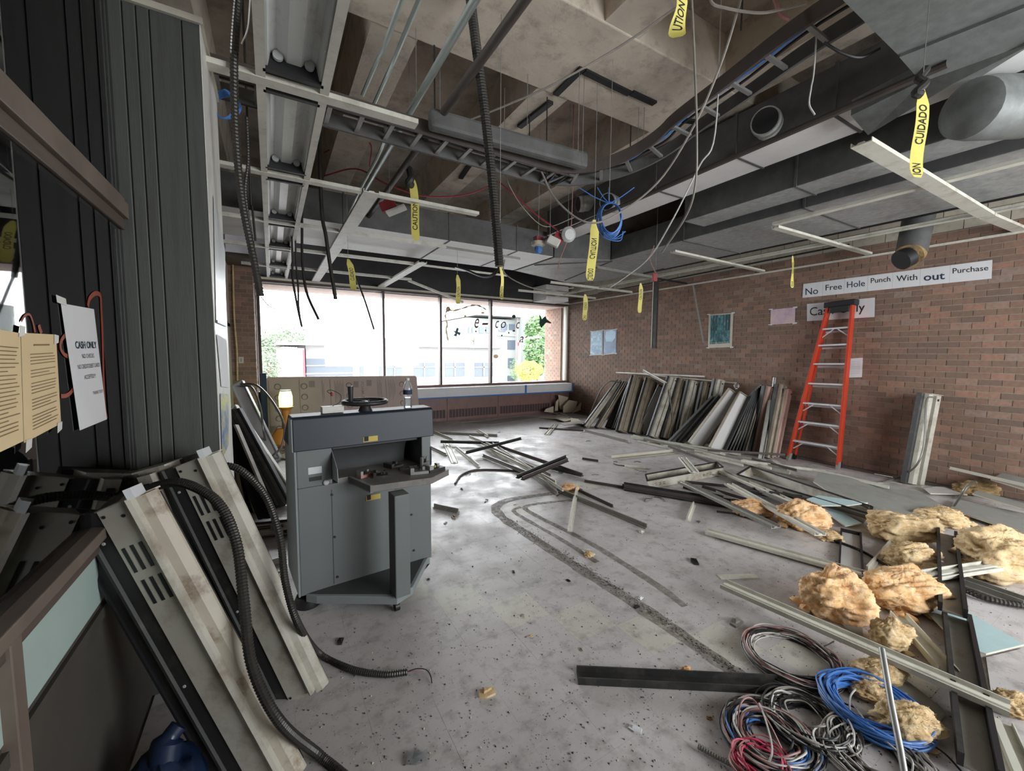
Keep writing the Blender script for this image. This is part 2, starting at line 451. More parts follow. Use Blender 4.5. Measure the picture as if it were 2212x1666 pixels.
w = MB(); w.box((XR, -3.2, 0), (XR+.25, YW+.25, ZT+.162))
wall_right = struct(w, 'wall_right', M['mortar'])
brick_field(wall_right, 'Y', XR, -1.2, YW, .004, ZT+.162)
w = MB(); w.box((XR+.02, -3.2, ZT+.162), (XR+.25, YW+.25, 4.9))
wall_up = struct(w, 'wall_right_upper', M['mortar'])
bm = MB(); bm.box((0,0,0), (.03, .392, .192)); bme = bpy.data.meshes.new('block'); bme.from_pydata(bm.v, [], bm.f); bme.materials.append(M['block_grey'])
for r_ in range(5):
    for k in range(28):
        o = bpy.data.objects.new('block', bme); col_link(o); o.parent = wall_up
        o.location = np.array((XR+.008, -1.0 + k*.4 - (.2 if r_ % 2 else 0), ZT+.17 + r_*.2)) - ORG[wall_up.name]
w = MB(); w.box((XR-.022, -3, ZT-.012), (XR+.02, YW, ZT+.018))
struct(w, 'trim_1', M['rail_white'])

# ---- window wall
w = MB(); w.box((XL, YW+.02, 0), (XR+.02, YW+.25, .90))
struct(w, 'wall_back', M['brown_wood'])
w = MB(); w.box((XL-.3, YW-.03, 3.30), (XR+.02, YW+.25, 4.9))
struct(w, 'wall_back_bulkhead', M['bulkhead'])
win = holder('window_1', (3.85, YW, .9))
XA, XB = -.17, 7.84; ZS, ZH = .93, 3.2
def fr(name, lo, hi, m='bronze'):
    mb = MB(); mb.box(lo, hi); return build(mb, name, M[m], win, bevel=.004)
fr('window_head', (XA-.06, YW-.05, ZH), (XB+.05, YW+.1, ZH+.05))
fr('window_head_trim', (XA-.06, YW-.07, ZH+.05), (XB+.06, YW+.02, 3.30), 'off_white')
fr('window_sill', (XA-.06, YW-.09, .86), (XB+.05, YW+.12, ZS), 'bronze_sill')
fr('jamb', (XA-.06, YW-.05, ZS), (XA, YW+.1, ZH)); fr('jamb', (XB, YW-.05, ZS), (XB+.05, YW+.1, ZH), 'off_white')
mul = [2.35, 3.79, 5.25]
for x in mul: fr('mullion', (x-.027, YW-.05, ZS), (x+.027, YW+.1, ZH))
ed = [XA] + mul + [XB]
for a, b in zip(ed[:-1], ed[1:]):
    mb = MB(); mb.box((a, YW+.02, ZS), (b, YW+.026, ZH)); build(mb, 'pane', M['pane'], win)

# brick pier and left wall by the window
w = MB(); w.box((XL-.3, 9.3, 0), (-.26, YW+.25, 3.38))
pier = struct(w, 'wall_pier', M['mortar'])
brick_field(pier, 'X', 9.3, XL-.2, -.26, .004, 3.36, 160)
brick_field(pier, 'Y', -.26, 9.3, YW-.05, .004, 3.36, 160, sign=-1)
w = MB(); w.box((XL-.2, 3.32, 0), (XL, 9.3, 4.7)); w.box((XL, 8.5, 3.34), (-.2, 9.32, 3.42))
struct(w, 'wall_left', M['brown_wood'])
w = MB(); w.box((XL-.02, 8.55, 0), (XL+.02, 9.28, 3.36)); w.box((XL-.02, 7.2, 0), (XL+.015, 7.28, 3.36)); w.box((XL-.02, 7.2, 2.2), (XL+.02, 9.28, 2.26))
struct(w, 'trim_2', M['off_white'])

# ---- plank wall, its white end and the office window at the left edge
w = MB(); w.box((XG-.6, YP, 0), (XS-.004, YP+.7, 3.34))
plw = struct(w, 'wall_plank', M['dark_base'])
pxs = [pY(q, 700, YP)[0] for q in (283, 306, 334, 361, 426)] ; pxs[0] = XG - .35; edges = pxs + [XS]
edges = [XG-.05, pxs[1], pxs[2], pxs[3], pxs[4], XS]
for a, b in zip(edges[:-1], edges[1:]):
    mb = MB(); mb.box((a+.0015, YP-.014, 0), (b-.0015, YP, 3.33)); build(mb, 'plank', M['plank'], plw, bevel=.004)
mb = MB(); mb.box((XG-.3, YP-.03, 3.33), (XS+.012, YP+.7, 3.36)); build(mb, 'cap_strip', M['off_white'], plw)
w = MB(); w.box((XS-.004, YP-.016, 0), (XS, YP+.7, 3.33)); struct(w, 'wall_plank_end', M['white_paint'])
off = holder('window_2', (XG, 1.4, 1.1))
def of(name, lo, hi, m):
    mb = MB(); mb.box(lo, hi); return build(mb, name, M[m], off, bevel=.003)
of('head_rail', (XG-.08, -2.5, 2.36), (XG+.03, YP-.016, 2.43), 'frame_wood'); of('head_stop', (XG-.05, -2.5, 2.31), (XG+.012, YP-.016, 2.36), 'brown_wood')
of('head_lip', (XG-.02, -2.5, 2.43), (XG+.018, YP-.016, 2.455), 'frame_wood')
of('ledge', (XG-.12, -2.5, 1.075), (XG+.045, YP-.016, 1.115), 'frame_wood'); of('ledge_apron', (XG-.06, -2.5, 1.02), (XG+.02, YP-.016, 1.075), 'brown_wood')
of('post', (XG-.02, 1.38, 0), (XG+.03, 1.43, 1.08), 'frame_wood')
mb = MB(); mb.box((XG-.004, -2.5, 1.115), (XG+.002, YP-.016, 2.31)); build(mb, 'pane', M['pane_dark'], off)
mb = MB(); mb.box((XG-.004, -2.5, 2.455), (XG+.002, YP-.016, 4.0)); build(mb, 'transom_pane', M['pane_dark'], off)
w = MB(); w.box((XG-.05, -2.5, .82), (XG+.004, YP-.016, 1.02)); struct(w, 'wall_office_panel', M['pale_panel'])
w = MB(); w.box((XG-.05, -2.5, 0), (XG, YP-.016, .82)); w.box((XG-.05, -2.5, .76), (XG+.012, YP-.016, .80)); struct(w, 'wall_office_base', M['dark_base'])
w = MB()
w.box((-3.4, -2.6, 0), (-3.3, YP+.1, 4.3)); w.box((-3.4, -2.6, 0), (XG-.02, -2.5, 4.3)); w.box((-3.4, YP+.02, 0), (XG-.3, YP+.12, 4.3))
w.box((-3.4, -2.6, 4.0), (XG, YP, 4.3))
struct(w, 'wall_office_inside', M['bulkhead'])

# ---- wall behind the viewer with an added, unseen opening sized for fill light
w = MB(); YR = -3.0
w.box((-4, YR-.2, 0), (XR+.3, YR, 1.0)); w.box((-4, YR-.2, 3.0), (XR+.3, YR, 4.9)); w.box((-4, YR-.2, 1.0), (2.4, YR, 3.0)); w.box((7.4, YR-.2, 1.0), (XR+.3, YR, 3.0))
struct(w, 'wall_front', M['white_paint'])
# ---- concrete ceiling: slab, wide cross beam, joists
w = MB(); w.box((-4, -3.2, 4.66), (XR+.3, YW+.3, 4.95))
ceil = struct(w, 'ceiling', M['concrete_dark'])
mb = MB(); mb.box((-1.2, 2.45, 4.19), (XR, 3.33, 4.66)); build(mb, 'cross_beam', M['concrete'], ceil, bevel=.01)
mb = MB(); mb.box((-1.2, 8.2, 3.98), (XR, 9.0, 4.66)); build(mb, 'edge_beam', M['block'], ceil)
for k in range(-1, 5):
    x = .72 + 1.48*k
    for y0, y1 in ((-3.2, 2.45), (3.33, 8.2)):
        mb = MB(); mb.bar([(-.21, .46), (-.175, 0), (.175, 0), (.21, .46)], (x+.18, y0, 4.2), (x+.18, y1, 4.2), (0,0,1)); build(mb, 'joist', M['concrete'], ceil)

# ---- window ledge wrapped in paper, convector heaters
t = thing('window_ledge', 'deep window ledge wrapped in white paper edged with blue masking tape', 'ledge', (3.85, 9.9, .62))
n = 40; mb = MB(); xs = np.linspace(-.1, 7.8, n); top = []; 
for i, x in enumerate(xs):
    j = random.uniform(-.008, .008); top += [(x, YW-.02, .875), (x, 9.71+j*.4, .872+j*.3), (x, 9.70+j, .74+j), (x, 9.705+j*.5, .625+j*.7), (x, YW-.02, .62)]
fs = []
for i in range(n-1):
    for k in range(5): a, b = i*5+k, i*5+(k+1) % 5; fs.append((a, b, b+5, a+5))
fs += [(4,3,2,1,0), tuple((n-1)*5+k for k in range(5))]
mb.add(top, fs); build(mb, 'paper_wrap', M['paper'], t)
xt = pY(1136, 845, 9.69)[0]
mb = MB(); mb.box((-.1, 9.688, .615), (7.8, 9.69, .65)); build(mb, 'tape_strip', M['blue_tape'], t)
mb = MB(); mb.box((xt-.025, 9.686, .62), (xt+.025, 9.688, .875)); build(mb, 'tape_strip', M['blue_tape'], t)
mb = MB(); mb.box((7.755, 9.686, .62), (7.8, 9.688, .875)); build(mb, 'tape_strip', M['blue_tape'], t)
x1, x2 = pY(966, 880, 9.86)[0], pY(1076, 880, 9.86)[0]
hw = x2 - x1; hx = [x1 - 3*hw, x1 - 2*hw, x1 - hw, x1, x2, x2 + hw*1.2, 7.78]
names = ['', 'mostly behind the foam board', 'just right of the cutter hood', 'second from the foam board', 'third from the foam board', 'beside the corner tile heap']
for i in range(1, 6):
    a, b = max(hx[i], -.15), hx[i+1]
    if b - a < .25: continue
    h = thing('convector_heater', 'red-brown slotted heater panel under the ledge, ' + names[i], 'heater', ((a+b)/2, 9.95, 0), 'convector heaters under the window')
    mb = MB(); mb.box((a+.004, 9.86, .03), (b-.004, YW, .615)); mb.box((a+.004, 9.90, 0), (b-.004, YW, .03)); build(mb, 'cabinet', M['heater'], h, bevel=.004)
    mb = MB(); mb.box((a+.05, 9.857, .09), (b-.05, 9.861, .30)); build(mb, 'grille', M['heater_dark'], h)
    ns = max(4, int((b-a-.1)/.085))
    for k in range(ns+1):
        x = a + .05 + (b-a-.1)*k/ns
        mb = MB(); mb.box((x-.008, 9.85, .09), (x+.008, 9.858, .30)); build(mb, 'grille_slat', M['heater'], h)

# ---- outside: ground, soffit, brick wing
M['asphalt'] = mat('street', (120,120,122), .9)
M['soffit'] = mat('pinkish_soffit', (186,168,158), .9, var=.08)
w = MB(); w.box((-80, YW+.6, -5.2), (120, 160, -5.0)); struct(w, 'ground', M['asphalt'])
w = MB(); w.box((-.8, YW+.12, 3.18), (8.3, 11.25, 3.5)); struct(w, 'trim_3', M['soffit'])
w = MB(); w.box((7.86, YW+.26, -1), (8.2, 11.3, 3.18))
wing = struct(w, 'wall_exterior', M['mortar']); brick_field(wing, 'Y', 7.86, YW+.27, 11.28, .6, 3.18, 300)
w = MB(); w.box((-.9, YW+.26, -1), (-.24, 11.3, 3.18)); wing2 = struct(w, 'wall_exterior_left', M['mortar'])
# ================================================================ CEILING SERVICES
def zceil(x, y):
    for x0, x1, y0, y1, z in ((-.62,4.35,6.02,7.42,3.456), (4.12,4.62,-1.2,5.9,3.756), (4.80,5.22,-1.2,3.7,3.516), (5.32,6.75,-1.2,5.6,3.436), (4.37,6.75,5.62,7.4,3.446), (-1.2,8,2.45,3.33,4.19), (-1.2,8,8.2,9.0,3.98)):
        if x0-.02 < x < x1+.02 and y0-.02 < y < y1+.02: return z - .002
    k = round((x-.90)/1.48)
    return 4.198 if abs(x-(.90+1.48*k)) < .215 else 4.658
TEE = [(-.024,0),(.024,0),(.024,.012),(.007,.014),(.007,.05),(-.007,.05),(-.007,.014),(-.024,.012)]
THIN = [(-.012,0),(.012,0),(.012,.01),(.004,.012),(.004,.035),(-.004,.035),(-.004,.012),(-.012,.01)]
PLATE = [(-.075,0),(.075,0),(.075,.03),(.068,.03),(.068,.008),(.03,.008),(.022,.018),(-.022,.018),(-.03,.008),(-.068,.008),(-.068,.03),(-.075,.03)]
def rail(name, label, p0, p1, prof=TEE, m='rail_white', cat='grid rail', group=None, up=(0,0,1)):
    mb = MB(); mb.bar(prof, p0, p1, up); return tag(build(mb, name, M[m]), label, cat, group)
G = 'ceiling grid rails'
YC = [1.37, 2.84, 4.25, 5.78, 7.18, 8.72]
rail('ceiling_rail', 'long white ceiling rail along the left side of the fixture row', (0,-2.9,ZG), (0,9.95,ZG), group=G)
rail('ceiling_rail', 'long white ceiling rail along the right side of the fixture row', (.325,-2.9,ZG), (.325,9.95,ZG), group=G)
PLT = [(u*.55, w) for u, w in PLATE]
rail('cross_rail', 'nearest white cross rail at left, torn off past the silver conduit', (-.55,YC[1],ZG-.004), (.90,YC[1],ZG-.004), PLT, group=G)
rail('cross_rail', 'second white cross rail from the front, running left of the wide white plate', (-.6,YC[2],ZG-.004), (.80,YC[2],ZG-.004), PLT, group=G)
rail('cross_rail', 'white cross rail right of the wide plate, ending at the hanging black hose', (.96,YC[2],ZG-.004), (2.03,YC[2],ZG-.004), PLT, group=G)
rail('cross_rail', 'third white cross rail from the front, left of the wide plate', (-.6,YC[3],ZG-.004), (.80,YC[3],ZG-.004), group=G)
rail('cross_rail', 'third cross rail continuing right of the wide plate', (.96,YC[3],ZG-.004), (2.25,YC[3],ZG-.004), group=G)
rail('cross_rail', 'thin grey cross rail end above the middle window panes', (2.26,YC[3]+.02,ZG-.004), (3.55,YC[3]+.05,ZG-.004), THIN, 'rail_grey', group=G)
rail('cross_rail', 'fourth cross rail, nearly over the window, left of the wide plate', (-.6,YC[4],ZG-.004), (.80,YC[4],ZG-.004), group=G)
rail('cross_rail', 'fourth cross rail running on right of the wide plate', (.96,YC[4],ZG-.004), (2.2,YC[4],ZG-.004), group=G)
rail('cross_rail', 'fourth cross rail stretch right of the short wide plate', (2.35,YC[4],ZG-.004), (4.1,YC[4]+.05,ZG-.004), THIN, group=G)
rail('cross_rail', 'cross rail closest to the window at left', (-.4,YC[5],ZG-.004), (2.62,YC[5],ZG-.004), group=G)
rail('wide_ceiling_plate', 'long wide white ceiling plate running to the window left of centre', (.88,4.18,ZG-.01), (.88,9.95,ZG-.01), PLATE, group=G)
rail('wide_ceiling_plate', 'short wide white plate ending at the window near the second mullion', (2.27,6.9,ZG-.01), (2.27,9.95,ZG-.01), PLATE, group=G)
a, b = V(2.55,8.74,3.255), pY(1000,655,9.0)
rail('dangling_rail', 'loose white rail dangling from the grid across the window head', a, b, TEE, group=G)
# right hand grid
rail('wide_ceiling_plate', 'broken wide white plate hanging at upper right beside the CUIDADO tape', (3.72,1.40,ZG-.01), (6.75,1.37,ZG-.01), [(u*.85,w) for u,w in PLATE], group=G)
rail('wide_ceiling_plate', 'short wide plate piece continuing to the brick wall at upper right', (6.8,1.37,ZG-.01), (7.87,1.30,ZG-.01), [(u*.8,w) for u,w in PLATE], 'rail_white', group=G)
rail('ceiling_rail', 'white rail crossing the broken plate at upper right', (5.28,-.5,ZG+.03), (5.28,2.80,ZG+.03), PLT, group=G)
rail('ceiling_rail', 'long thin white rail parallel to the brick wall', (6.8,1.0,ZG+.02), (6.72,9.2,ZG+.02), TEE, group=G)
rail('cross_rail', 'white cross rail from the rail corner to the brick wall above the sign', (5.31,2.80,ZG), (7.86,2.76,ZG), PLT, group=G)
rail('cross_rail', 'cross rail above the forest poster meeting the brick wall', (5.25,4.22,ZG), (7.86,4.32,ZG), PLT, group=G)
rail('cross_rail', 'dark-backed cross rail with the hanging channel on it', (5.1,5.72,ZG), (6.75,5.85,ZG), TEE, 'rail_grey', group=G)
rail('cross_rail', 'black cross rail stub from the hanging channel to the brick wall', (6.75,5.86,ZG), (7.86,5.92,ZG), THIN, 'black', group=G)
rail('cross_rail', 'cross rail over the pair of blue posters', (5.3,7.42,ZG), (7.86,7.5,ZG), TEE, group=G)
rail('cross_rail', 'farthest cross rail in the right corner by the window', (5.3,8.78,ZG), (7.86,8.85,ZG), TEE, group=G)
c0 = V(6.75, 5.8, ZG); c1 = pX(1430, 752, 6.75)
t = thing('hanging_channel', 'dark metal channel hanging straight down in front of the brick wall', 'channel', (c1[0], c1[1], c1[2]))
mb = MB(); mb.box((c0[0]-.02, c0[1]-.05, c1[2]), (c0[0]+.02, c0[1]+.05, ZG)); build(mb, 'web', M['black_dirty'], t)
mb = MB(); mb.box((c0[0]-.03, c0[1]+.05, c1[2]), (c0[0]+.03, c0[1]+.062, ZG)); build(mb, 'edge_flange', M['off_white'], t)
rail('hanging_rail', 'thin rail dangling against the brick wall left of the forest poster', pX(1498,617,7.86), pX(1521,742,7.78), THIN, 'rail_grey', group=G, up=(-1,0,0))

# fluorescent troffers still in the ceiling
REF = [(-.145,0),(-.128,0),(-.112,.07),(-.085,.085),(-.06,.07),(-.035,.045),(.035,.045),(.06,.07),(.085,.085),(.112,.07),(.128,0),(.145,0),(.145,.13),(-.145,.13)]
spans = [(-1.6,-.22),(-.1,1.30),(1.42,2.74),(2.92,4.12),(4.36,5.62),(5.88,7.05),(7.28,8.58),(8.82,9.85)]
tn = ['behind the viewer', 'overhead', 'nearest, with its near end cropped by the top edge', 'second from the front, with a greenish glow inside', 'third from the front', 'fourth from the front', 'fifth, close to the window', 'last, right at the window']
for (y0, y1), nm in list(zip(spans, tn))[1:]:
    t = thing('ceiling_troffer', 'open ceiling row fixture, ' + nm, 'light fixture', (.1625, (y0+y1)/2, ZG), 'fluorescent fixtures in the ceiling row')
    mb = MB(); mb.bar(REF, (.1625, y0+.03, ZG+.02), (.1625, y1-.03, ZG+.02), (0,0,1)); build(mb, 'reflector', M['reflector'], t)
    for yy, s in ((y0, 1), (y1-.03, -1)):
        mb = MB(); mb.box((.012, yy, ZG), (.313, yy+.03, ZG+.15)); build(mb, 'end_plate', M['black'], t)
    for x0 in (.012, .303):
        mb = MB(); mb.box((x0, y0+.03, ZG+.004), (x0+.010, y1-.03, ZG+.11)); build(mb, 'side_frame', M['black'], t)
    for x in (.085, .24):
        for yy in (y0+.05, y1-.05):
            mb = MB(); mb.lathe([(.026,0),(.026,.02),(.014,.024)], (x, yy-.01, ZG+.075), 14, (0,1,0)); build(mb, 'lamp_holder', M['lens_grey'], t)

# ducts
def duct(name, label, lo, hi, m='duct', under=None, seams=(), ax=1, group='ductwork'):
    t = thing(name, label, 'duct', ((lo[0]+hi[0])/2, (lo[1]+hi[1])/2, lo[2]), group)
    mb = MB(); mb.box(lo, hi); build(mb, 'duct_wall', M[m], t, bevel=.008)
    if under:
        mb = MB(); mb.box((lo[0]+.004, lo[1]+.004, lo[2]-.004), (hi[0]-.004, hi[1]-.004, lo[2])); build(mb, 'lit_underside', M[under], t)  # paler material than the sides paints light onto the underside
    for s in seams:
        l, h = list(lo), list(hi); l[ax] = s-.012; h[ax] = s+.012
        mb = MB(); mb.box([q-(.012 if i != ax else 0) for i, q in enumerate(l)], [q+(.012 if i != ax else 0) for i, q in enumerate(h)]); build(mb, 'seam', M['duct_dark'], t)
    return t
duct('cross_duct', 'broad dark-wrapped duct crossing the room above the window, bright underneath', (-.62, 6.02, 3.46), (4.35, 7.42, 3.86), 'duct_dark', 'duct_light', (.9, 2.4, 3.6), 0)
duct('long_duct', 'narrow duct with pale underside running from the window end toward the camera', (4.12, -1.2, 3.76), (4.62, 5.9, 4.16), 'duct_dark', 'duct_light', (1.75, 2.6, 3.6), 1)
duct('long_duct', 'galvanised duct just right of the pale narrow one, ending in a rounded corner', (4.80, -1.2, 3.52), (5.22, 3.7, 3.86), 'duct_dark', 'duct', (.9, 2.35), 1)
duct('long_duct', 'wide low galvanised duct nearest the brick wall', (5.32, -1.2, 3.44), (6.75, 5.6, 3.80), 'duct_dark', 'duct', (.6, 2.5, 4.1), 1)
t = thing('duct_elbow', 'angled galvanised duct section joining the cross duct to the long ducts', 'duct', (5.3, 6.6, 3.44), 'ductwork')
mb = MB(); mb.prism([(4.37,6.02,3.45),(5.35,5.62,3.45),(6.75,5.62,3.45),(6.75,7.3,3.45),(6.2,8.0,3.45),(4.37,7.42,3.45)], (0,0,.42)); build(mb, 'duct_wall', M['duct_dark'], t)
mb = MB(); mb.prism([(4.39,6.05,3.446),(5.35,5.64,3.446),(6.73,5.64,3.446),(6.73,7.28,3.446),(6.2,7.95,3.446),(4.39,7.38,3.446)], (0,0,.004)); build(mb, 'lit_underside', M['duct'], t)  # underside painted paler than the walls, as if lit
for x0, y0, x1, y1 in ((4.4,6.7,5.4,5.7),(5.4,5.66,5.9,7.7)):
    mb = MB(); mb.bar([(-.01,-.012),(.01,-.012),(.01,.004),(-.01,.004)], (x0,y0,3.442), (x1,y1,3.442), (0,0,1)); build(mb, 'seam', M['duct_dark'], t)
t = thing('duct_boot', 'small ribbed galvanised duct drop in the far right corner', 'duct', (5.75, 9.6, 3.3), 'ductwork')
a, b = pY(1180,614,9.4), pY(1228,652,9.4)
mb = MB(); mb.box((a[0], 9.4, b[2]), (b[0], 10.05, a[2])); build(mb, 'duct_wall', M['duct_light'], t, bevel=.01)
for k in range(2): mb = MB(); mb.box((a[0]-.01, 9.385, b[2]+.12+.14*k), (b[0]+.01, 9.4, b[2]+.14+.14*k)); build(mb, 'rib', M['steel'], t)
# near board over the ducts at top right
t = thing('duct_offset', 'big sloping galvanised duct offset at the upper right, beside the CUIDADO tape', 'duct', (3.9, .9, 3.5), 'ductwork')
q = [pz(1790,-30,3.72), pz(1943,122,3.72), pz(2230,8,3.72), pz(2230,-40,3.72)]
mb = MB(); mb.prism(q, (0,0,.45)); build(mb, 'duct_wall', M['duct_mid'], t)
q = [pz(1943,124,3.70), pz(1990,178,3.6), pz(2212,98,3.6), pz(2230,10,3.70)]
mb = MB(); mb.prism(q, (0,0,.3)); build(mb, 'sloping_sheet', M['duct_mid'], t)
q = [pz(1838,250,3.66), pz(1875,292,3.58), pz(2060,180,3.58), pz(2120,165,3.58), pz(2240,90,3.58), pz(2240,60,3.66), pz(2000,170,3.66)]
mb = MB(); mb.prism(q, (0,0,.12)); build(mb, 'lower_sheet', M['duct_mid'], t)
mb = MB(); c = pd(2105,235,2.9); mb.lathe([(.0,-.12),(.12,-.10),(.19,-.04),(.20,.05),(.20,.5)], c, 28, (.93,-.35,.12)); tag(build(mb, 'round_duct', M['duct_mid'], smooth=True), 'large round galvanised duct end behind the CUIDADO tape', 'duct', 'ductwork')
for lab, px, py, X, r, ax in (('open round spigot on the side of the pale narrow duct', 1658, 268, 4.05, .12, (-1,-.3,-.1)), ('open foil-wrapped spigot above the blue cable coil', 1318, 438, 4.0, .11, (-.9,-.4,-.15)), ('second foil spigot stub, left of the blue cable coil', 1262, 440, 4.05, .11, (-.9,.3,-.15))):
    c = pX(px, py, X); ax = unit(ax); t = thing('round_spigot', lab, 'duct', c - V(0,0,r), 'ductwork')
    mb = MB(); mb.lathe([(r*.93,.10),(r,.10),(r,-.16),(r*.93,-.16)], c, 24, ax); build(mb, 'collar', M['duct'], t, smooth=True)
    mb = MB(); mb.lathe([(r*.9,.098),(r*.9,.101)], c, 24, ax); build(mb, 'opening', M['black'], t)
    mb = MB(); mb.lathe([(r*1.05,.02),(r*1.05,.05)], c, 24, ax); build(mb, 'band', M['foil'], t)
c = pX(1985, 468, 7.2); e = pX(1960, 548, 7.0)
t = thing('drop_duct', 'round wrapped duct dropping in front of the brick wall above the long sign', 'duct', e, 'ductwork')
mb = MB(); mb.lathe([(.155,0),(.16,.5)], e + V(.12,.0,.02), 24, unit(c-e+V(0,0,.35))); build(mb, 'sleeve', M['duct_dark'], t, smooth=True)
mb = MB(); mb.tube([e + V(.14,0,.03), e + V(.04,.0,-.03)], .15, 24); build(mb, 'insulation_end', M['insul_dirty'], t, smooth=True)
mb = MB(); mb.tube([e + V(.05,.0,-.03), e + V(-.03,.05,-.08)], .125, 24); build(mb, 'open_end', M['black'], t, smooth=True)
for k, (lab, a, b, r) in enumerate((('foil-wrapped pipe along the top of the brick wall', (7.75,5.2,3.72), (7.75,-.8,3.72), .05), ('black pipe running beside the wide low duct', (7.05,6.4,3.52), (7.05,-.8,3.52), .035), ('thin dark pipe above the brick wall trim', (7.55,8.4,3.36), (7.55,2.9,3.42), .014))):
    mb = MB(); mb.tube([a, b], r, 12); tag(build(mb, 'service_pipe', M['foil' if k == 0 else 'black'], smooth=True), lab, 'pipe', 'pipes near the brick wall')

# conduits and pipes
def tubething(name, label, cat, pts, r, m, n=8, group=None, k=6, sm=True):
    mb = MB(); mb.tube(smooth_path(pts, k) if k > 1 else pts, r, n); return tag(build(mb, name, M[m], smooth=sm), label, cat, group)
def alongY(px0, px1, z):
    a, b = pz(*px0, z), pz(*px1, z); x = (a[0]+b[0])/2; return V(x, a[1], z), V(x, b[1], z)
a, b = alongY((1010,0), (790,420), 3.75); tubething('conduit', 'thick silver conduit between the hanging hose and the thin conduits', 'conduit', [a-V(0,1.5,0), b], .026, 'conduit', 10, 'ceiling conduits', 1)
a, b = alongY((868,0), (830,100), 3.9); c = pz(815,130,3.95); d = pz(783,205,3.95)
tubething('conduit', 'leftmost thin silver conduit with an offset bend', 'conduit', [a-V(0,1,0), a, b, c, d], .017, 'conduit', 8, 'ceiling conduits', 4)
a, b = alongY((906,0), (850,130), 3.9); c = pz(835,165,3.95); d = pz(808,225,3.95)
tubething('conduit', 'second thin silver conduit with an offset bend', 'conduit', [a-V(0,1,0), a, b, c, d], .017, 'conduit', 8, 'ceiling conduits', 4)
a, b = alongY((1150,0), (760,510), 3.62); tubething('sprinkler_pipe', 'dark brown pipe running overhead toward the window', 'pipe', [a-V(0,1.2,0), a, b], .03, 'pipe_dark', 10, None, 1)
tubething('conduit', 'bent white conduit turning down below the nearest cross rail', 'conduit', [pd(800,257,3.3), pd(825,262,3.3), pd(833,285,3.4), pd(820,330,3.9), pd(770,425,4.6), pd(740,500,5.6)], .016, 'conduit', 8, 'ceiling conduits', 5)
a, b = V(3.80,1.0,3.62), V(3.95,5.95,3.62); tubething('sprinkler_pipe', 'long dark sprinkler pipe carrying the alarm boxes toward the window', 'pipe', [a, b], .026, 'pipe_dark', 8, None, 1)

# cable ladder tray with a bend
def tray_path():
    P = [V(-.6,3.46,3.5), V(2.35,3.50,3.5)]
    for k in range(1, 9):
        an = math.pi/2*k/8; P.append(V(2.35+.95*math.sin(an), 2.55+.95*math.cos(an), 3.5+.28*(k/8)**2))
    P += [V(3.32,2.1,3.86), V(3.32,1.7,3.93), V(3.32,1.32,3.96)]
    return smooth_path(P, 4)
tp = tray_path(); t = thing('cable_tray', 'ladder cable tray curving under the concrete ceiling', 'cable tray', (1.5, 3.4, 3.5))
tang = [unit(tp[min(i+1,len(tp)-1)] - tp[max(i-1,0)]) for i in range(len(tp))]
side = [unit(np.cross((0,0,1), q)) for q in tang]
for s, nm in ((.15, 'side_rail'), (-.15, 'side_rail')):
    mb = MB(); vs = []
    for p, sd in zip(tp, side):
        c = p + sd*s
        for du, dz in ((-.012,0),(.012,0),(.012,.11),(-.012,.11)): vs.append(c + sd*du + V(0,0,dz))
    fs = [(3,2,1,0), tuple((len(tp)-1)*4+j for j in range(4))]
    for i in range(len(tp)-1):
        for j in range(4): fs.append((i*4+j, i*4+(j+1) % 4, (i+1)*4+(j+1) % 4, (i+1)*4+j))
    mb.add(vs, fs); build(mb, nm, M['duct_dark' if s > 0 else 'pipe_dark'], t)
L = np.concatenate([[0], np.cumsum([np.linalg.norm(tp[i+1]-tp[i]) for i in range(len(tp)-1)])])
def tray_at(d):
    i = min(np.searchsorted(L, d), len(tp)-1); i = max(i, 1); f = (d-L[i-1])/(L[i]-L[i-1]+1e-9)
    return tp[i-1]*(1-f)+tp[i]*f, side[i]
d = .35
while d < L[-1]:
    p, sd = tray_at(d); mb = MB(); ax = unit(np.cross(sd, (0,0,1)))
    mb.obox(p - sd*.15 - ax*.016 + V(0,0,.01), sd*.3, ax*.032, V(0,0,.02)); build(mb, 'rung', M['steel'], t); d += .225 if d < 3.4 else .27
for k in range(2):
    off_ = -.09 + .055*k; pts = [p + sd*off_ + V(0,0,.04+.01*math.sin(i*.7+k)) for i, (p, sd) in enumerate(zip(tp, side))]
    tubething('tray_cable', ['bundle of blue network cable lying in the cable tray', 'black cable lying in the cable tray', 'grey cable lying in the cable tray', 'dark cable against the tray side rail'][k], 'cable', pts, .012, ['cable_blue','cable_black','cable_grey','cable_black'][k], 6, 'cables in the tray', 1)
mb = MB(); a, b = V(.7,3.25,3.62), V(2.65,3.30,3.62)
mb.bar([(-.05,0),(.05,0),(.05,.15),(-.05,.15)], (1.12,3.22,3.49), (2.66,3.18,3.51), (0,0,1)); tag(build(mb, 'wireway', M['duct_dark'], bevel=.03), 'long dark rounded wireway box behind the cable tray', 'wireway')

# black strips glued to the concrete
for k, (a, b) in enumerate((((1200,207),(1258,150)), ((1262,157),(1360,205)), ((1364,203),(1414,226)), ((1122,277),(1190,224)), ((1445,258),(1520,268)), ((995,387),(1020,350)))):
    p, q = pz(*a, 4.17), pz(*b, 4.17); mb = MB(); mb.bar([(-.03,0),(.03,0),(.03,.03),(-.03,.03)], p, q, (0,0,1))
    tag(build(mb, 'black_strip', M['black']), 'black insulation strip stuck under the concrete, ' + ['short leg of the corner', 'long leg of the corner', 'torn end past the long leg', 'left of the corner piece', 'beside the curved cable tray', 'far one on a joist'][k], 'strip', 'black strips under the concrete')

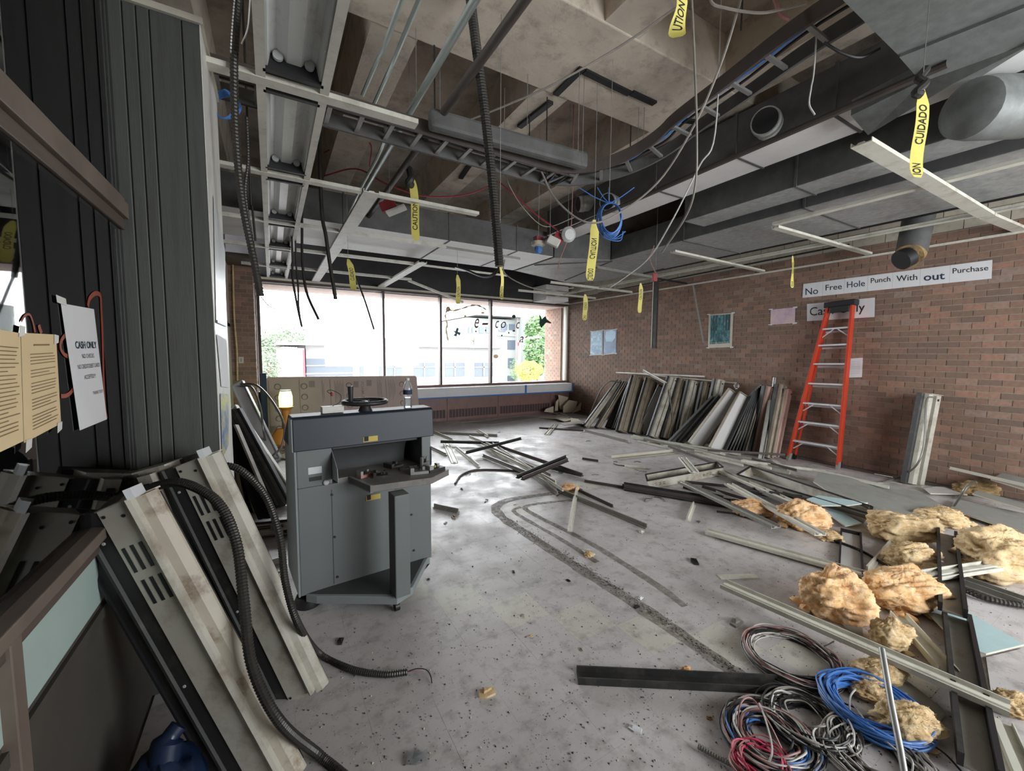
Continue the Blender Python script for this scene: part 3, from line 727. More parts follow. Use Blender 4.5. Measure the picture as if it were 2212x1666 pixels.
# hanger wires and rods
hw_ = [(1090,190,1092,330,.003),(1140,160,1141,300,.003),(1252,150,1235,330,.003),(1262,160,1275,350,.003),(1380,232,1365,330,.003),(1392,232,1405,330,.003),(1144,247,1143,330,.006),(1182,210,1176,385,.006),(938,98,932,260,.007),(1363,272,1358,348,.007),(950,140,948,300,.004),(898,60,893,200,.003),(1604,0,1600,62,.006)]
for k, (x0, y0, x1, y1, r) in enumerate(hw_):
    a = pz(x0, y0, 4.19); b = pd(x1, y1, (a-CAM) @ FWD); b[2] = min(b[2], 4.0); b[0], b[1] = a[0], a[1]
    mb = MB(); mb.tube([a, b], r, 5)
    nth = sorted(q[0] for q in hw_ if (q[4] > .004) == (r > .004)).index(x0); od = ['first','second','third','fourth','fifth','sixth','seventh','eighth'][nth]
    tag(build(mb, 'hanger_rod' if r > .004 else 'hanger_wire', M['black' if r > .005 else 'steel']), ('threaded hanger rod' if r > .004 else 'thin hanger wire') + ' under the concrete, ' + od + ' from the left', 'hanger', 'hangers above the cable tray')

# loose wires and cables
def loose(label, pts, r, m, D=None, cat='cable', name='loose_cable', up=False):
    P = [pd(q[0], q[1], q[2] if len(q) > 2 else D) for q in pts]
    if up and zceil(P[0][0], P[0][1]) > P[0][2]: P = [V(P[0][0], P[0][1], zceil(P[0][0], P[0][1]))] + P
    return tubething(name, label, cat, P, r, m, 6)
loose('grey cable crossing the ceiling diagonally to the top edge', [(1000,265,3.6),(1100,225,3.4),(1200,180,3.2),(1340,100,3.0),(1470,10,2.8)], .008, 'cable_grey')
loose('long grey cable sagging below the tray bend and rising to the top edge', [(1170,372,3.6),(1200,430,3.5),(1260,478,3.4),(1320,470,3.4),(1420,395,3.3),(1500,270,3.0),(1560,130,2.8),(1603,-10,2.6)], .008, 'cable_grey')
loose('thin white cable falling from the tray bend to the right corner', [(1545,285,3.4),(1510,360,3.5),(1450,480,3.8),(1400,560,4.4),(1350,600,5.4),(1318,622,6.6)], .007, 'cable_white', up=True)
loose('grey cable hanging straight down in front of the tray bend', [(1494,-10,2.3),(1500,120,2.3),(1505,280,2.35),(1502,400,2.5),(1480,470,2.8),(1430,545,3.4)], .007, 'cable_grey')
loose('red alarm cable looping left behind the cross rail', [(700,330,5.2),(760,300,5.0),(800,310,4.8),(798,360,4.8)], .007, 'cable_red')
loose('red alarm cable sagging over the dark cross duct', [(1075,393,5.0),(1010,420,5.0),(920,424,5.0),(840,400,5.0),(770,365,5.2),(700,380,5.4)], .009, 'cable_red')
loose('red alarm cable running down to the alarm speaker', [(1078,393,5.0),(1110,420,5.0),(1160,465,5.0),(1226,512,5.0)], .009, 'cable_red')
loose('grey wire dropping from the tray to the alarm boxes', [(1085,350,4.2),(1100,400,4.4),(1135,455,4.8),(1180,490,5.0),(1240,470,5.0)], .005, 'cable_grey')
loose('cable looped across the top edge above the tray', [(1535,0,2.6),(1570,18,2.6),(1640,28,2.6),(1690,20,2.6),(1740,8,2.6)], .009, 'cable_grey', up=True)
loose('short bent pipe end near the top edge', [(1670,-10,2.7),(1685,30,2.7),(1705,42,2.7)], .013, 'cable_rose')
loose('thin cable dangling beside the round spigot', [(1760,130,2.9),(1752,190,2.9),(1748,225,2.9),(1760,248,2.9)], .006, 'cable_white', up=True)
loose('dark cable swinging between tray and duct at upper right', [(1780,92,2.8),(1820,115,2.8),(1860,124,2.8),(1900,105,2.8)], .009, 'cable_black')
loose('grey cable sagging in front of the far bulkhead', [(1090,590,7.5),(1130,615,7.5),(1180,628,7.5),(1240,622,7.5)], .01, 'cable_grey', up=True)
loose('black cable loop under the end of the hanging hose', [(1082,570,3.8),(1070,590,3.9),(1045,598,4.1),(1010,585,4.4),(985,578,4.8)], .014, 'cable_black', up=False)
loose('pale wire tangled by the alarm speaker', [(1235,470,4.9),(1225,520,4.9),(1210,560,4.9),(1206,585,4.9)], .005, 'cable_rose', up=True)
loose('thin wire hanging beside the brick corner', [(1270,655,8.6),(1268,720,8.6),(1258,742,8.6),(1275,765,8.8)], .006, 'cable_grey')
t = thing('cable_coil', 'coil of blue network cable hanging under the cable tray', 'cable coil', pd(1318,510,3.5))
c = pd(1318, 474, 3.5); p_ = pd(1316,440,3.5); mb = MB(); mb.tube([p_, V(p_[0], p_[1], zceil(p_[0], p_[1]))], .0022, 5); build(mb, 'tie_wire', M['steel'], t)
for k in range(7):
    mb = MB(); pts = []
    for i in range(40):
        an = 2*math.pi*i/40; rr = .10 + .004*k + .004*math.sin(an*3+k); pts.append(c + RT*rr*math.cos(an)*.85 + UP*rr*1.25*math.sin(an) + FWD*(.012*k-.04) + RT*.004*math.sin(k*3))
    mb.tube(pts, .005, 5, closed=True); build(mb, 'cable_turn', M['cable_blue'], t, smooth=True)
for x in (1250, 1290, 1315, 1370):
    mb = MB(); mb.tube(smooth_path([pd(x,405,3.5), pd((x+1315)/2,425,3.5), pd(1316,440,3.5)], 4), .004, 5); build(mb, 'cable_lead', M['cable_blue'], t)
for k in range(3):
    mb = MB(); mb.tube(smooth_path([pd(1300,490,3.5), pd(1310+6*k,515,3.45), pd(1340,520-6*k,3.45), pd(1345+3*k,500,3.45)], 4), .004, 5); build(mb, 'cable_tail', M['cable_blue'], t)
for k, (lab, a) in enumerate((('small blue cable coil hanging above the plank wall edge', (484,225,2.6)),)):
    c = pd(*a); t = thing('cable_coil', lab, 'cable coil', c - V(0,0,.1))
    for k in range(5):
        pts = [c + RT*.06*(1+.1*k)*math.cos(2*math.pi*i/30) + UP*.09*(1-.05*k)*math.sin(2*math.pi*i/30) + FWD*.008*k for i in range(30)]
        mb = MB(); mb.tube(pts, .005, 5, closed=True); build(mb, 'cable_turn', M['cable_blue'], t)

# hanging flexible hoses
def flex(name, label, pts, r, m='flex', ribs=True, step=.018, cat='flexible conduit', group='hanging flexible conduits'):
    P = smooth_path(pts, 10); Ls = np.concatenate([[0], np.cumsum([np.linalg.norm(P[i+1]-P[i]) for i in range(len(P)-1)])])
    n = max(8, int(Ls[-1]/step*2)); n = min(n, 400); Q = []; R = []
    for i in range(n):
        d = Ls[-1]*i/(n-1); j = max(1, min(np.searchsorted(Ls, d), len(P)-1)); f = (d-Ls[j-1])/(Ls[j]-Ls[j-1]+1e-9)
        Q.append(P[j-1]*(1-f)+P[j]*f); R.append(r*(1.0 if i % 2 else (.84 if ribs else 1)))
    mb = MB(); mb.tube(Q, R, 10); return tag(build(mb, name, M[m], smooth=not ribs), label, cat, group)
flex('hanging_hose', 'thick ribbed black hose hanging from the ceiling centre', [pd(1014,-20,2.75), pd(1030,110,2.75), pd(1047,240,2.8), pd(1064,400,2.85), pd(1079,575,2.9)], .034)
flex('hanging_hose', 'long black ribbed hose hanging at left in front of the fixture row', [pd(516,-20,2.2), pd(506,130,2.2), pd(510,300,2.25), pd(524,440,2.3), pd(548,560,2.35), pd(563,640,2.4)], .021)
flex('hanging_hose', 'second dark hose beside the long one at left', [V(*(pd(536,330,2.7)[:2]), 3.28), pd(536,345,2.7), pd(530,420,2.7), pd(545,520,2.75), pd(560,600,2.8)], .011)
for k, (lab, pts) in enumerate((('left of the pair of dark whips over the window', [(632,562,5.6),(632,600,5.6),(642,660,5.6),(652,706,5.6)]), ('right of the pair of dark whips over the window', [(640,575,5.7),(644,620,5.7),(645,660,5.7),(650,700,5.7)]), ('longest dark whip curving right over the window', [(652,470,5.2),(653,560,5.2),(662,630,5.2),(688,690,5.2)]), ('dark whip from the wide plate ending over the window', [(694,440,4.6),(704,510,4.6),(714,580,4.6),(725,646,4.6)]), ('slanting grey rod end hanging before the window', [(770,600,6.55),(777,620,6.5),(790,655,6.5),(808,712,6.5)]), ('thin dark whip beside the second troffer', [(540,395,3.2),(545,450,3.2),(552,520,3.2)]))):
    P_ = [pd(*q) for q in pts]; zc_ = zceil(P_[0][0], P_[0][1]); P_ = ([V(P_[0][0], P_[0][1], zc_)] if zc_ > P_[0][2] + .05 and k != 4 else []) + P_
    flex('hanging_whip', lab, P_, [.014,.012,.016,.02,.014,.008][k], 'flex', False)
loose('fine bare wire curling from the long hose tip', [(564,642,2.4),(580,660,2.4),(596,668,2.4)], .0025, 'cable_black', name='bare_wire')
loose('fine bare wire curling from the whip pair', [(652,706,5.6),(660,716,5.6),(678,718,5.6)], .004, 'cable_black', name='bare_wire')
loose('white string hanging from the ceiling beside the long hose', [(540,0,2.3),(535,60,2.3),(522,95,2.3)], .004, 'cable_white', name='string')

# caution tapes
def hang(t, p):
    z = zceil(p[0], p[1])
    if z < p[2]: return
    mb = MB(); mb.tube([p, V(p[0], p[1], z)], .0022, 5); build(mb, 'tie_wire', M['steel'], t)
def caution(label, top, bot, wid, texts, mirror=False, twist=0.0, sway=.01):
    n = 24; A, B = pd(*top), pd(*bot); t = thing('caution_tape', label, 'caution tape', B, 'caution tapes hanging from the ceiling')
    def at(u):
        p = A*(1-u)+B*u + RT*sway*math.sin(u*5) + FWD*sway*math.sin(u*3.1); an = twist*math.sin(u*4.0) + .15
        return p, RT*math.cos(an)*wid + FWD*math.sin(an)*wid
    us = [i/(n-1) for i in range(n)]
    mb = MB(); ww = []
    for u in us:
        w = at(u)[1]; ww.append(w*(.35+.65*min(1, u*6, (1-u)*12+.3)))
    mb.ribbon([at(u)[0] for u in us], ww, .0006); build(mb, 'tape', M['tape'], t)
    for s, u0, u1 in texts:
        def fm(a, b, u0=u0, u1=u1):
            u = u1+(u0-u1)*a
            p, w = at(u); return p + w*((b-.5)*(.62 if mirror else -.62)) - FWD*.002
        lettering(s, fm, M['ink'], t, (0,0,1,1) if not mirror else (0,0,1,1), bold=.012)
    hang(t, A)
    return t
caution('twisted caution tape scrap cut by the top edge of the picture', (1470,-25,1.8), (1468,80,1.8), .075, [('UTION', .25, .85)], twist=.5)
caution('large caution tape with CUIDADO hanging at upper right', (1992,190,2.3), (1990,383,2.2), .085, [('CUIDADO', .18, .62), ('ION', .84, .97)], sway=.02)
caution('caution tape hanging from the brown pipe left of the black hose', (886,372,4.2), (902,520,4.2), .08, [('CAUTION', .42, .84)], sway=.015)
caution('wide caution tape hanging below the blue cable coil', (1284,475,3.8), (1277,606,3.8), .085, [('CAUTION', .30, .64), ('CUIDADO', .80, .99)], mirror=True)
caution('short caution tape over the left window pane', (752,560,5.4), (766,627,5.4), .08, [('CUIDADO', .28, .68)], twist=.3)
caution('thin caution tape over the third window pane', (988,594,6.8), (991,657,6.8), .075, [('CAUTION', .4, .75)], twist=.4)
caution('narrow twisted caution tape under the black hose', (1080,575,3.1), (1087,647,3.1), .026, [('CAUTION', .6, .95)], twist=.5)
caution('caution tape in front of the brick corner by the window', (1264,636,7.5), (1264,692,7.5), .085, [('CUIDADO', .3, .6), ('CAU', .8, .97)])
caution('caution tape left of the hanging dark channel', (1384,612,6.8), (1383,676,6.8), .07, [('CAUTION', .2, .55)])
caution('thin caution tape left of the long sign on the brick wall', (1712,553,6.2), (1713,622,6.2), .05, [('CAUTION', .2, .55), ('CUI', .8, .95)], twist=.4)
mb = MB(); mb.tube(smooth_path([pd(2000,150,2.35), pd(1985,170,2.3), pd(1998,180,2.28), pd(1978,200,2.28), pd(1990,205,2.28)], 5), .022, 8); tag(build(mb, 'tape_knot', M['black_dirty'], smooth=True), 'dark knotted clump above the large CUIDADO tape', 'knot')
mb = MB(); mb.tube(smooth_path([pd(884,365,4.2), pd(888,385,4.15), pd(882,395,4.15), pd(890,400,4.2)], 5), .035, 8); tag(build(mb, 'tape_knot', M['black_dirty'], smooth=True), 'dark knot on the brown pipe above the caution tape', 'knot')

# alarm devices
def alarm(label, px, D, s, cols, parts):
    c = pd(*px, D); t = thing('alarm_device', label, 'alarm', c - V(0,0,s), 'fire alarm devices'); hang(t, c)
    return c, t
c, t = alarm('red horn strobe with white lens hanging by the brown pipe', (842,448), 4.6, .1, None, None)
ex, ey, ez = unit(RT+.4*UP), unit(UP-.4*RT), -FWD
mb = MB(); mb.obox(c-ex*.09-ey*.05, ex*.17, ey*.11, ez*.07); build(mb, 'strobe_box', M['cable_red'], t, bevel=.008)
mb = MB(); mb.obox(c-ex*.05-ey*.09-ez*.02, ex*.22, ey*.02, ez*.12); build(mb, 'strobe_lens', M['white_paint'], t)
c, t = alarm('sprinkler detector with a blue cap on the dark pipe', (1163,530), 5.0, .1, None, None)
mb = MB(); mb.lathe([(.03,.05),(.085,.04),(.085,.0),(.05,-.02)], c, 18); build(mb, 'detector_base', M['off_white'], t, smooth=True)
mb = MB(); mb.lathe([(.045,-.02),(.05,-.06),(.03,-.10)], c, 10); build(mb, 'cap', M['blue_tape'], t)
mb = MB(); mb.obox(c+V(-.05,-.04,.05), V(.1,0,0), V(0,.08,0), V(0,0,.05)); build(mb, 'junction', M['cable_red'], t)
c, t = alarm('red box with tilted white strobe on the dark pipe', (1188,517), 4.9, .1, None, None)
mb = MB(); mb.obox(c-RT*.05-UP*.05, unit(RT-.5*UP)*.15, unit(UP+.5*RT)*.1, FWD*-.06); build(mb, 'strobe_lens', M['white_paint'], t, bevel=.01)
mb = MB(); mb.obox(c+RT*.03+UP*.0, unit(RT-.5*UP)*.12, unit(UP+.5*RT)*.11, FWD*.07); build(mb, 'strobe_box', M['cable_red'], t)
c, t = alarm('round white alarm speaker dangling near the blue coil', (1227,507), 4.9, .1, None, None)
mb = MB(); mb.lathe([(.09,0),(.09,.02),(.06,.05)], c, 20, unit(-FWD-.3*UP+.3*RT)); build(mb, 'speaker_face', M['lens_grey'], t)
c, t = alarm('small red pull device dangling in front of the brick wall', (1416,597), 6.0, .1, None, None)
mb = MB(); mb.obox(c-RT*.04-UP*.07, RT*.07, UP*.12, FWD*.05); build(mb, 'device_box', M['cable_red'], t, bevel=.01)
mb = MB(); mb.tube(smooth_path([c+UP*.05, c+UP*.25-RT*.08, c+UP*.45-RT*.02], 5), .006, 5); build(mb, 'lead', M['cable_rose'], t)
# ================================================================ PAPER CUTTER
P0 = pz(661, 1293, .10); P1 = pz(940, 1207, .10)
ex = unit((P1-P0)*V(1,1,0)); ey = np.cross((0,0,1), ex); ez = V(0,0,1); WD = np.linalg.norm((P1-P0)[:2])
def C_(x, y, z): return V(P0[0], P0[1], 0) + ex*x + ey*y + ez*z
cut = thing('paper_cutter', 'grey guillotine paper cutter with navy hood and black hand wheel', 'paper cutter', C_(WD/2, .2, 0))
def cbox(name, lo, hi, m, par=None, bevel=.006):
    mb = MB(); mb.obox(C_(*lo), ex*(hi[0]-lo[0]), ey*(hi[1]-lo[1]), ez*(hi[2]-lo[2])); return build(mb, name, M[m], par or cut, bevel=bevel)
def ztop(px, py, y=0.0):      # height of a pixel on the cutter's front plane (offset y behind it)
    n = ey; d = ray(px, py); s = ((C_(0,y,0)-CAM) @ n)/(d @ n); return (CAM + d*s)
ZB = ztop(642,977,-.03)[2]; ZHOOD = ztop(641,903,-.03)[2]; XL0 = (ztop(642,977)-C_(0,0,0)) @ ex
x_l, x_r = -.03, WD - .03
def xz(px, py, y=0.0):
    p = ztop(px, py, y) - C_(0,0,0); return p @ ex, p[2]
xo0, zo1 = xz(717, 985); xo1, _ = xz(911, 985); zo0 = xz(720, 1045)[1]
DP = .5
front = cbox('lower_body', (x_l, 0, .12), (x_r, DP, zo0), 'cutter_body')
cbox('left_column', (x_l, 0, zo0), (xo0, DP, ZB+.01), 'cutter_body'); cbox('right_column', (xo1, 0, zo0), (x_r, DP, ZB+.01), 'cutter_body')
cbox('back_wall', (xo0, DP-.06, zo0), (xo1, DP, ZB+.01), 'cutter_dark')
mb = MB(); mb.prism([C_(x_l-.012, -.002, .12), C_(x_l-.012, DP, .12), C_(x_l-.012, DP-.06, ZB), C_(x_l-.012, .0, ZB)], ex*.012); build(mb, 'side_panel', M['cutter_side'], cut)
# hood with a sloping front lip and a groove
mb = MB(); prof = [(-.035, ZB), (-.02, ZHOOD-.015), (.0, ZHOOD), (.15, ZHOOD+.003), (DP-.12, ZB+.06), (DP-.06, ZB)]
mb.prism([C_(x_l-.02, y, z) for y, z in prof], ex*(WD+.03)); hood = build(mb, 'hood', M['cutter_hood'], cut, bevel=.006)
mb = MB(); mb.prism([C_(x_l-.026, y, z) for y, z in ((-.03, ZB), (-.015, ZHOOD-.012), (.1, ZHOOD-.012), (.13, ZB))], ex*.008); build(mb, 'hood_end', M['cutter_side'], hood)
mb = MB(); mb.obox(C_(x_l-.021, .135, ZB), ex*(.01), ey*.012, ez*(ZHOOD-ZB)); build(mb, 'hood_groove', M['black'], hood)
# opening: clamp, back gauge, side guards
cbox('blade_carrier', (xo0+.01, .05, ZB-.035), (xo1-.01, .13, ZB+.005), 'black')
mb = MB(); pts = []
for i in range(9):
    a = math.pi*.5*i/8; pts.append((.10 + .12*math.sin(a), ZB-.03 - (ZB-.03-zo0-.03)*(1-math.cos(a))))
vs = [C_(xo0+.02, y, z) for y, z in pts] + [C_(xo1-.06, y, z) for y, z in pts]
mb.add(vs, [(i, i+1, 10+i, 9+i) for i in range(8)]); build(mb, 'curved_guard', M['cutter_dark'], cut, smooth=True)
mb = MB(); mb.prism([C_(xo0, .02, ZB-.02), C_(xo0+.0, -.14, ZB-.12), C_(xo0, -.16, zo0+.05), C_(xo0, .02, zo0+.03)], ex*.004); build(mb, 'side_guard', M['cutter_side'], cut)
mb = MB(); mb.prism([C_(xo1, .02, ZB-.03), C_(xo1+.08, -.004, ZB-.1), C_(xo1+.08, -.004, zo0+.02), C_(xo1, .02, zo0+.02)], ey*.006); build(mb, 'side_guard', M['cutter_hood'], cut)
# table
zt = zo0 + .03
tab = [pz(753,1030,zt), pz(800,1050,zt), pz(933,1032,zt), pz(970,1014,zt), pz(900,990,zt)]
inn = [C_(xo1-.02, .3, zt), C_(xo0+.02, .3, zt)]
mb = MB(); mb.prism(tab[:4] + [C_(xo1, 0, zt)] + inn + [C_(xo0+.03, 0, zt)], V(0,0,-.045)); table = build(mb, 'table', M['table_dirty'], cut, bevel=.003)
mb = MB(); q0, q1 = tab[0]+V(0,0,.001), tab[1]+V(0,0,.001); sd = unit(np.cross(q1-q0, (0,0,1)))
mb.obox(q0, (q1-q0), sd*-.02, V(0,0,-.05)); build(mb, 'table_edge', M['cutter_side'], table)
# leg post, base plate, casters
lp = pz(865, 1280, .13); mb = MB(); mb.obox(lp - ex*.05 - ey*.06, ex*.10, ey*.12, V(0,0,zt-.06-.13)); build(mb, 'leg_post', M['cutter_body'], cut, bevel=.004)
mb = MB(); mb.obox(lp - ex*.052 - ey*.058, ex*.004, ey*.115, V(0,0,zt-.06-.13)); build(mb, 'leg_post_side', M['cutter_dark'], cut)
mb = MB(); mb.obox(C_(WD*.62, -.10, zt-.12), ex*.22, ey*.1, ez*.07); build(mb, 'table_bracket', M['cutter_dark'], cut)
bp = [C_(0,0,.13), pz(684,1288,.13), pz(858,1290,.13), pz(892,1268,.13), pz(928,1196,.13), C_(WD-.05,0,.13)]
mb = MB(); mb.prism(bp, V(0,0,-.055)); build(mb, 'base_plate', M['cutter_side'], cut, bevel=.004)
mb = MB(); mb.prism([p + V(0,0,.0005) for p in [C_(.02,-.01,.13), pz(690,1284,.13), pz(856,1284,.13), pz(888,1262,.13), pz(921,1197,.13)]], V(0,0,.002)); build(mb, 'base_top', M['cutter_dark'], cut)
for p in (pz(857,1310,.03), C_(.1,.1,.03), C_(WD-.1,.4,.03), C_(.1,.42,.03)):
    mb = MB(); mb.lathe([(.03,-.015),(.03,.015)], V(p[0],p[1],.032), 14, ex); mb.box((p[0]-.012,p[1]-.012,.03), (p[0]+.012,p[1]+.012,.09)); build(mb, 'caster', M['black'], cut)
# labels, screws, switch
def fp(px, py, y=-.001): return ztop(px, py, y)
def plate(name, px0, py0, px1, py1, m, y=-.002, par=None):
    a = xz(px0, py1, y); b = xz(px1, py0, y); mb = MB(); mb.obox(C_(a[0], y, a[1]), ex*(b[0]-a[0]), ey*.002, ez*(b[1]-a[1])); return build(mb, name, M[m], par or cut)
plate('name_plate', 666, 1007, 695, 1026, 'alu'); plate('warning_plate', 668, 1028, 695, 1041, 'black'); 
pl = plate('warning_label', 785, 941, 816, 956, 'yellow_label', -.036); plate('warning_symbol', 787, 943, 796, 954, 'ink', -.038)
plate('warning_label', 791, 1066, 822, 1083, 'yellow_label', -.004); plate('warning_symbol', 793, 1069, 801, 1081, 'ink', -.006)
c = fp(704, 1042); mb = MB(); mb.lathe([(.018,0),(.018,.012),(.012,.016)], c, 16, -ey); build(mb, 'push_button', M['lens_grey'], cut)
for px, py in ((717,1069),(723,1160),(729,1246),(889,1112),(894,1189)):
    c = fp(px, py); mb = MB(); mb.lathe([(.008,0),(.008,.006)], c, 10, -ey); build(mb, 'screw', M['black'], cut)
a, z0_ = xz(716, 1075); mb = MB(); mb.obox(C_(a, -.002, .14), ex*.004, ey*.002, ez*(zo0-.18)); build(mb, 'door_seam', M['cutter_dark'], cut)
# hand wheel
hc = C_(WD*.47, .2, ZHOOD); hc = hc + V(0,0,0)
wy = np.linalg.norm(hc[:2]); zc = ztop(789, 868, .07); hc = V(zc[0], zc[1], zc[2])
mb = MB(); pts = [hc + V(math.cos(2*math.pi*i/40)*.145, math.sin(2*math.pi*i/40)*.145, 0) for i in range(40)]; mb.tube(pts, .016, 10, closed=True); whl = build(mb, 'hand_wheel', M['black'], cut, smooth=True)
mb = MB(); mb.lathe([(.05,ZHOOD-hc[2]),(.035,-.03),(.03,.0),(.028,.01)], hc, 18); build(mb, 'wheel_hub', M['black'], whl, smooth=True)
for k in range(3):
    an = 2*math.pi*k/3 + .5; mb = MB(); mb.tube([hc, hc + V(math.cos(an)*.14, math.sin(an)*.14, -.004)], .013, 8); build(mb, 'wheel_spoke', M['black'], whl)
hp = hc - ex*.11 - ey*.04; mb = MB(); mb.lathe([(.012,0),(.015,.02),(.019,.1),(.019,.12),(.0,.121)], hp, 14); build(mb, 'wheel_handle', M['black'], whl, smooth=True)
# things on the cutter
c = ztop(881, 877, .06); c = V(c[0], c[1], ZHOOD+.004)
t = thing('water_bottle', 'clear plastic water bottle with blue label on the cutter hood', 'bottle', c)
M['clear'] = pane_mat('clear_plastic', (.97,.98,.98), 1.0)
def milky(m, amt, c):
    nt = m.node_tree; mx = nt.nodes.new('ShaderNodeMixShader'); tl = nt.nodes.new('ShaderNodeBsdfTranslucent'); tl.inputs[0].default_value = (*c, 1)
    out = nt.nodes['Material Output']; src = out.inputs[0].links[0].from_socket
    mx.inputs[0].default_value = amt; nt.links.new(src, mx.inputs[1]); nt.links.new(tl.outputs[0], mx.inputs[2]); nt.links.new(mx.outputs[0], out.inputs[0])
milky(M['clear'], .16, (.95,.97,.98))
bp_ = [(.030,0),(.033,.01),(.031,.03),(.033,.05),(.031,.07),(.033,.09),(.033,.14),(.031,.16),(.022,.185),(.013,.20),(.013,.215)]
mb = MB(); mb.lathe(bp_, c, 24); build(mb, 'bottle_body', M['clear'], t, smooth=True)
mb = MB(); mb.lathe([(.034,.10),(.034,.135)], c, 24); build(mb, 'bottle_label', M['ink_blue'], t, smooth=True)
mb = MB(); mb.lathe([(.0145,.206),(.0145,.222),(.012,.224)], c, 18); build(mb, 'bottle_cap', M['white_paint'], t)
M['water'] = pane_mat('water', (.94,.96,.97), .8); milky(M['water'], .12, (.95,.97,.98))
mb = MB(); mb.lathe([(.028,.004),(.029,.03),(.029,.075)], c, 20); build(mb, 'water', M['water'], t, smooth=True)
c = ztop(718, 885, .07); c = V(c[0], c[1], ZHOOD+.004)
t = thing('junction_box', 'small white electrical box with wires lying on the cutter hood', 'box', c)
mb = MB(); mb.obox(c - ex*.07 - ey*.03, ex*.14, ey*.07, ez*.045); build(mb, 'box_body', M['white_paint'], t, bevel=.003)
mb = MB(); mb.tube(smooth_path([c+ez*.045, c+ex*.05+ez*.07, c+ex*.055+ez*.12, c+ex*.0+ez*.155, c-ex*.03+ez*.15, c-ex*.01+ez*.13], 6), .002, 5); build(mb, 'wire', M['cable_black'], t)
mb = MB(); mb.lathe([(.008,0),(.010,.02),(.004,.03)], c+ez*.115+ex*.0, 8); build(mb, 'wire_nut', M['cable_red'], t)
scr = [((738,1012),'alu',(.09,.03,.03),'aluminium bracket with a round hole on the left of the cutter table'), ((800,1024),'housing_tan',(.09,.02,.012),'tan stick-like scrap on the cutter table'), ((822,1030),'black_dirty',(.06,.05,.025),'black clamp scrap at the front of the cutter table'),
       ((788,1030),'cable_rose',(.06,.03,.03),'brown metal clip on the cutter table'), ((905,1022),'steel',(.08,.05,.03),'shiny metal fitting at the right of the cutter table'), ((938,1016),'black',(.09,.05,.03),'black tray of brass fittings at the table tip'),
       ((850,1008),'pipe_dark',(.07,.06,.02),'rusty plate in the middle of the cutter table'), ((765,990),'steel',(.07,.04,.03),'small grey clamp inside the cutter opening'), ((885,1012),'duct_dark',(.10,.02,.01),'dark flat strip on the cutter table'), ((918,1008),'steel',(.06,.01,.05),'thin steel angle standing on the cutter table')]
for k, (px, m, s, lab) in enumerate(scr):
    s = tuple(q*1.6 for q in s); p = pz(px[0], px[1], zt); an = random.uniform(-.6,.6); u = unit(ex*math.cos(an)+ey*math.sin(an)); w = np.cross((0,0,1), u)
    t = thing('hardware_scrap', lab, 'scrap', p + V(0,0,.001), 'scraps on the cutter table')
    mb = MB(); mb.obox(p - u*s[0]/2 - w*s[1]/2 + V(0,0,.001), u*s[0], w*s[1], V(0,0,s[2]*.4)); build(mb, 'scrap_plate', M[m], t)
    mb = MB(); mb.obox(p - u*s[0]/2 - w*s[1]/2 + V(0,0,.001+s[2]*.4), u*s[0]*.2, w*s[1], V(0,0,s[2]*.6)); mb.obox(p + u*s[0]*.2 + V(0,0,.001+s[2]*.4), u*s[0]*.15, w*s[1]*.4, V(0,0,s[2]*.5)); build(mb, 'scrap_tab', M['steel' if k % 2 else m], t)
    mb = MB(); mb.lathe([(.008,0),(.008,s[2]*.3)], p + u*s[0]*.05 + V(0,0,.002+s[2]*.4), 8); build(mb, 'bolt', M['yellow_label' if k == 5 else 'black'], t)
mb = MB(); c = pz(668, 1322, .0); mb.lathe([(.02,.09),(.07,.075),(.085,.04),(.08,0)], c+V(0,.1,0), 20); tag(build(mb, 'foot_pedal', M['black'], smooth=True), 'black rounded foot pedal on the floor at the cutter corner', 'pedal')

# ================================================================ FOAM BOARD, LANTERN
bl, br = V(-.13, 9.35, .0), V(3.05, 9.35, .0)
b0, b1 = pz(578,945), None; YB = 9.45
tl, tr = pY(574,815,9.66), pY(900,812,9.66); bl, br = pY(580,945,YB), pY(908,915,YB); bl[2] = br[2] = 0.0
t = thing('foam_board', 'large printed foam insulation board leaning under the window', 'board', (bl+br)/2)
M['foam_pink'] = mat('foam_board_face', (178,160,152), .8, var=.1, scale=2)
mb = MB(); rd = .04; q = [bl, br, tr-V(0,0,rd), tr-V(rd,0,0), tl+V(rd,0,0), tl-V(0,0,rd)]; mb.prism(q, V(0,.04,.0)); build(mb, 'board_sheet', M['foam_pink'], t)
bmap = quadmap(bl, br, tr, tl, (0,-.003,0)); M['print'] = mat('grey_print', (146,132,124), .8, var=.1)
def bquad(u0, v0, u1, v1, m='print', nm='print_block'):
    mb = MB(); mb.add([bmap(u0,v0), bmap(u1,v0), bmap(u1,v1), bmap(u0,v1)], [(0,1,2,3)]); build(mb, nm, M[m], t)
for u in (.012, .19, .38, .76): bquad(u, .15, u+.004, .95)
for u, v in ((.25,.82), (.535,.80), (.625,.82), (.01,.1)): bquad(u, v, u+.035, v+.11)
for u in (.045, .20, .485, .86):
    for v in (.80, .62, .44, .28, .12):
        mb = MB(); c = bmap(u+.02, v+.04); mb.tube([c + V(math.cos(2*math.pi*i/16)*.055, -.001, math.sin(2*math.pi*i/16)*.055) for i in range(16)], .009, 4, closed=True); build(mb, 'print_ring', M['print'], t)
for u0, n in ((.41,7), (.78,6), (.33,2), (.70,4)):
    for k in range(n): bquad(u0+.009*k, .55+.1*(k % 3)*.5, u0+.009*k+.003, .93-.05*(k % 2), nm='print_line')
def fm(a, b): return bmap(.585+.022*(b), .90-.42*a)
lettering('FOAMULAR', fm, M['print'], t, (0,0,1,1), bold=.01)
c = V(.17, 8.85, 0); pzl = pz(610, 962)
c = V(pzl[0]-.02, pzl[1]-.05, 0)
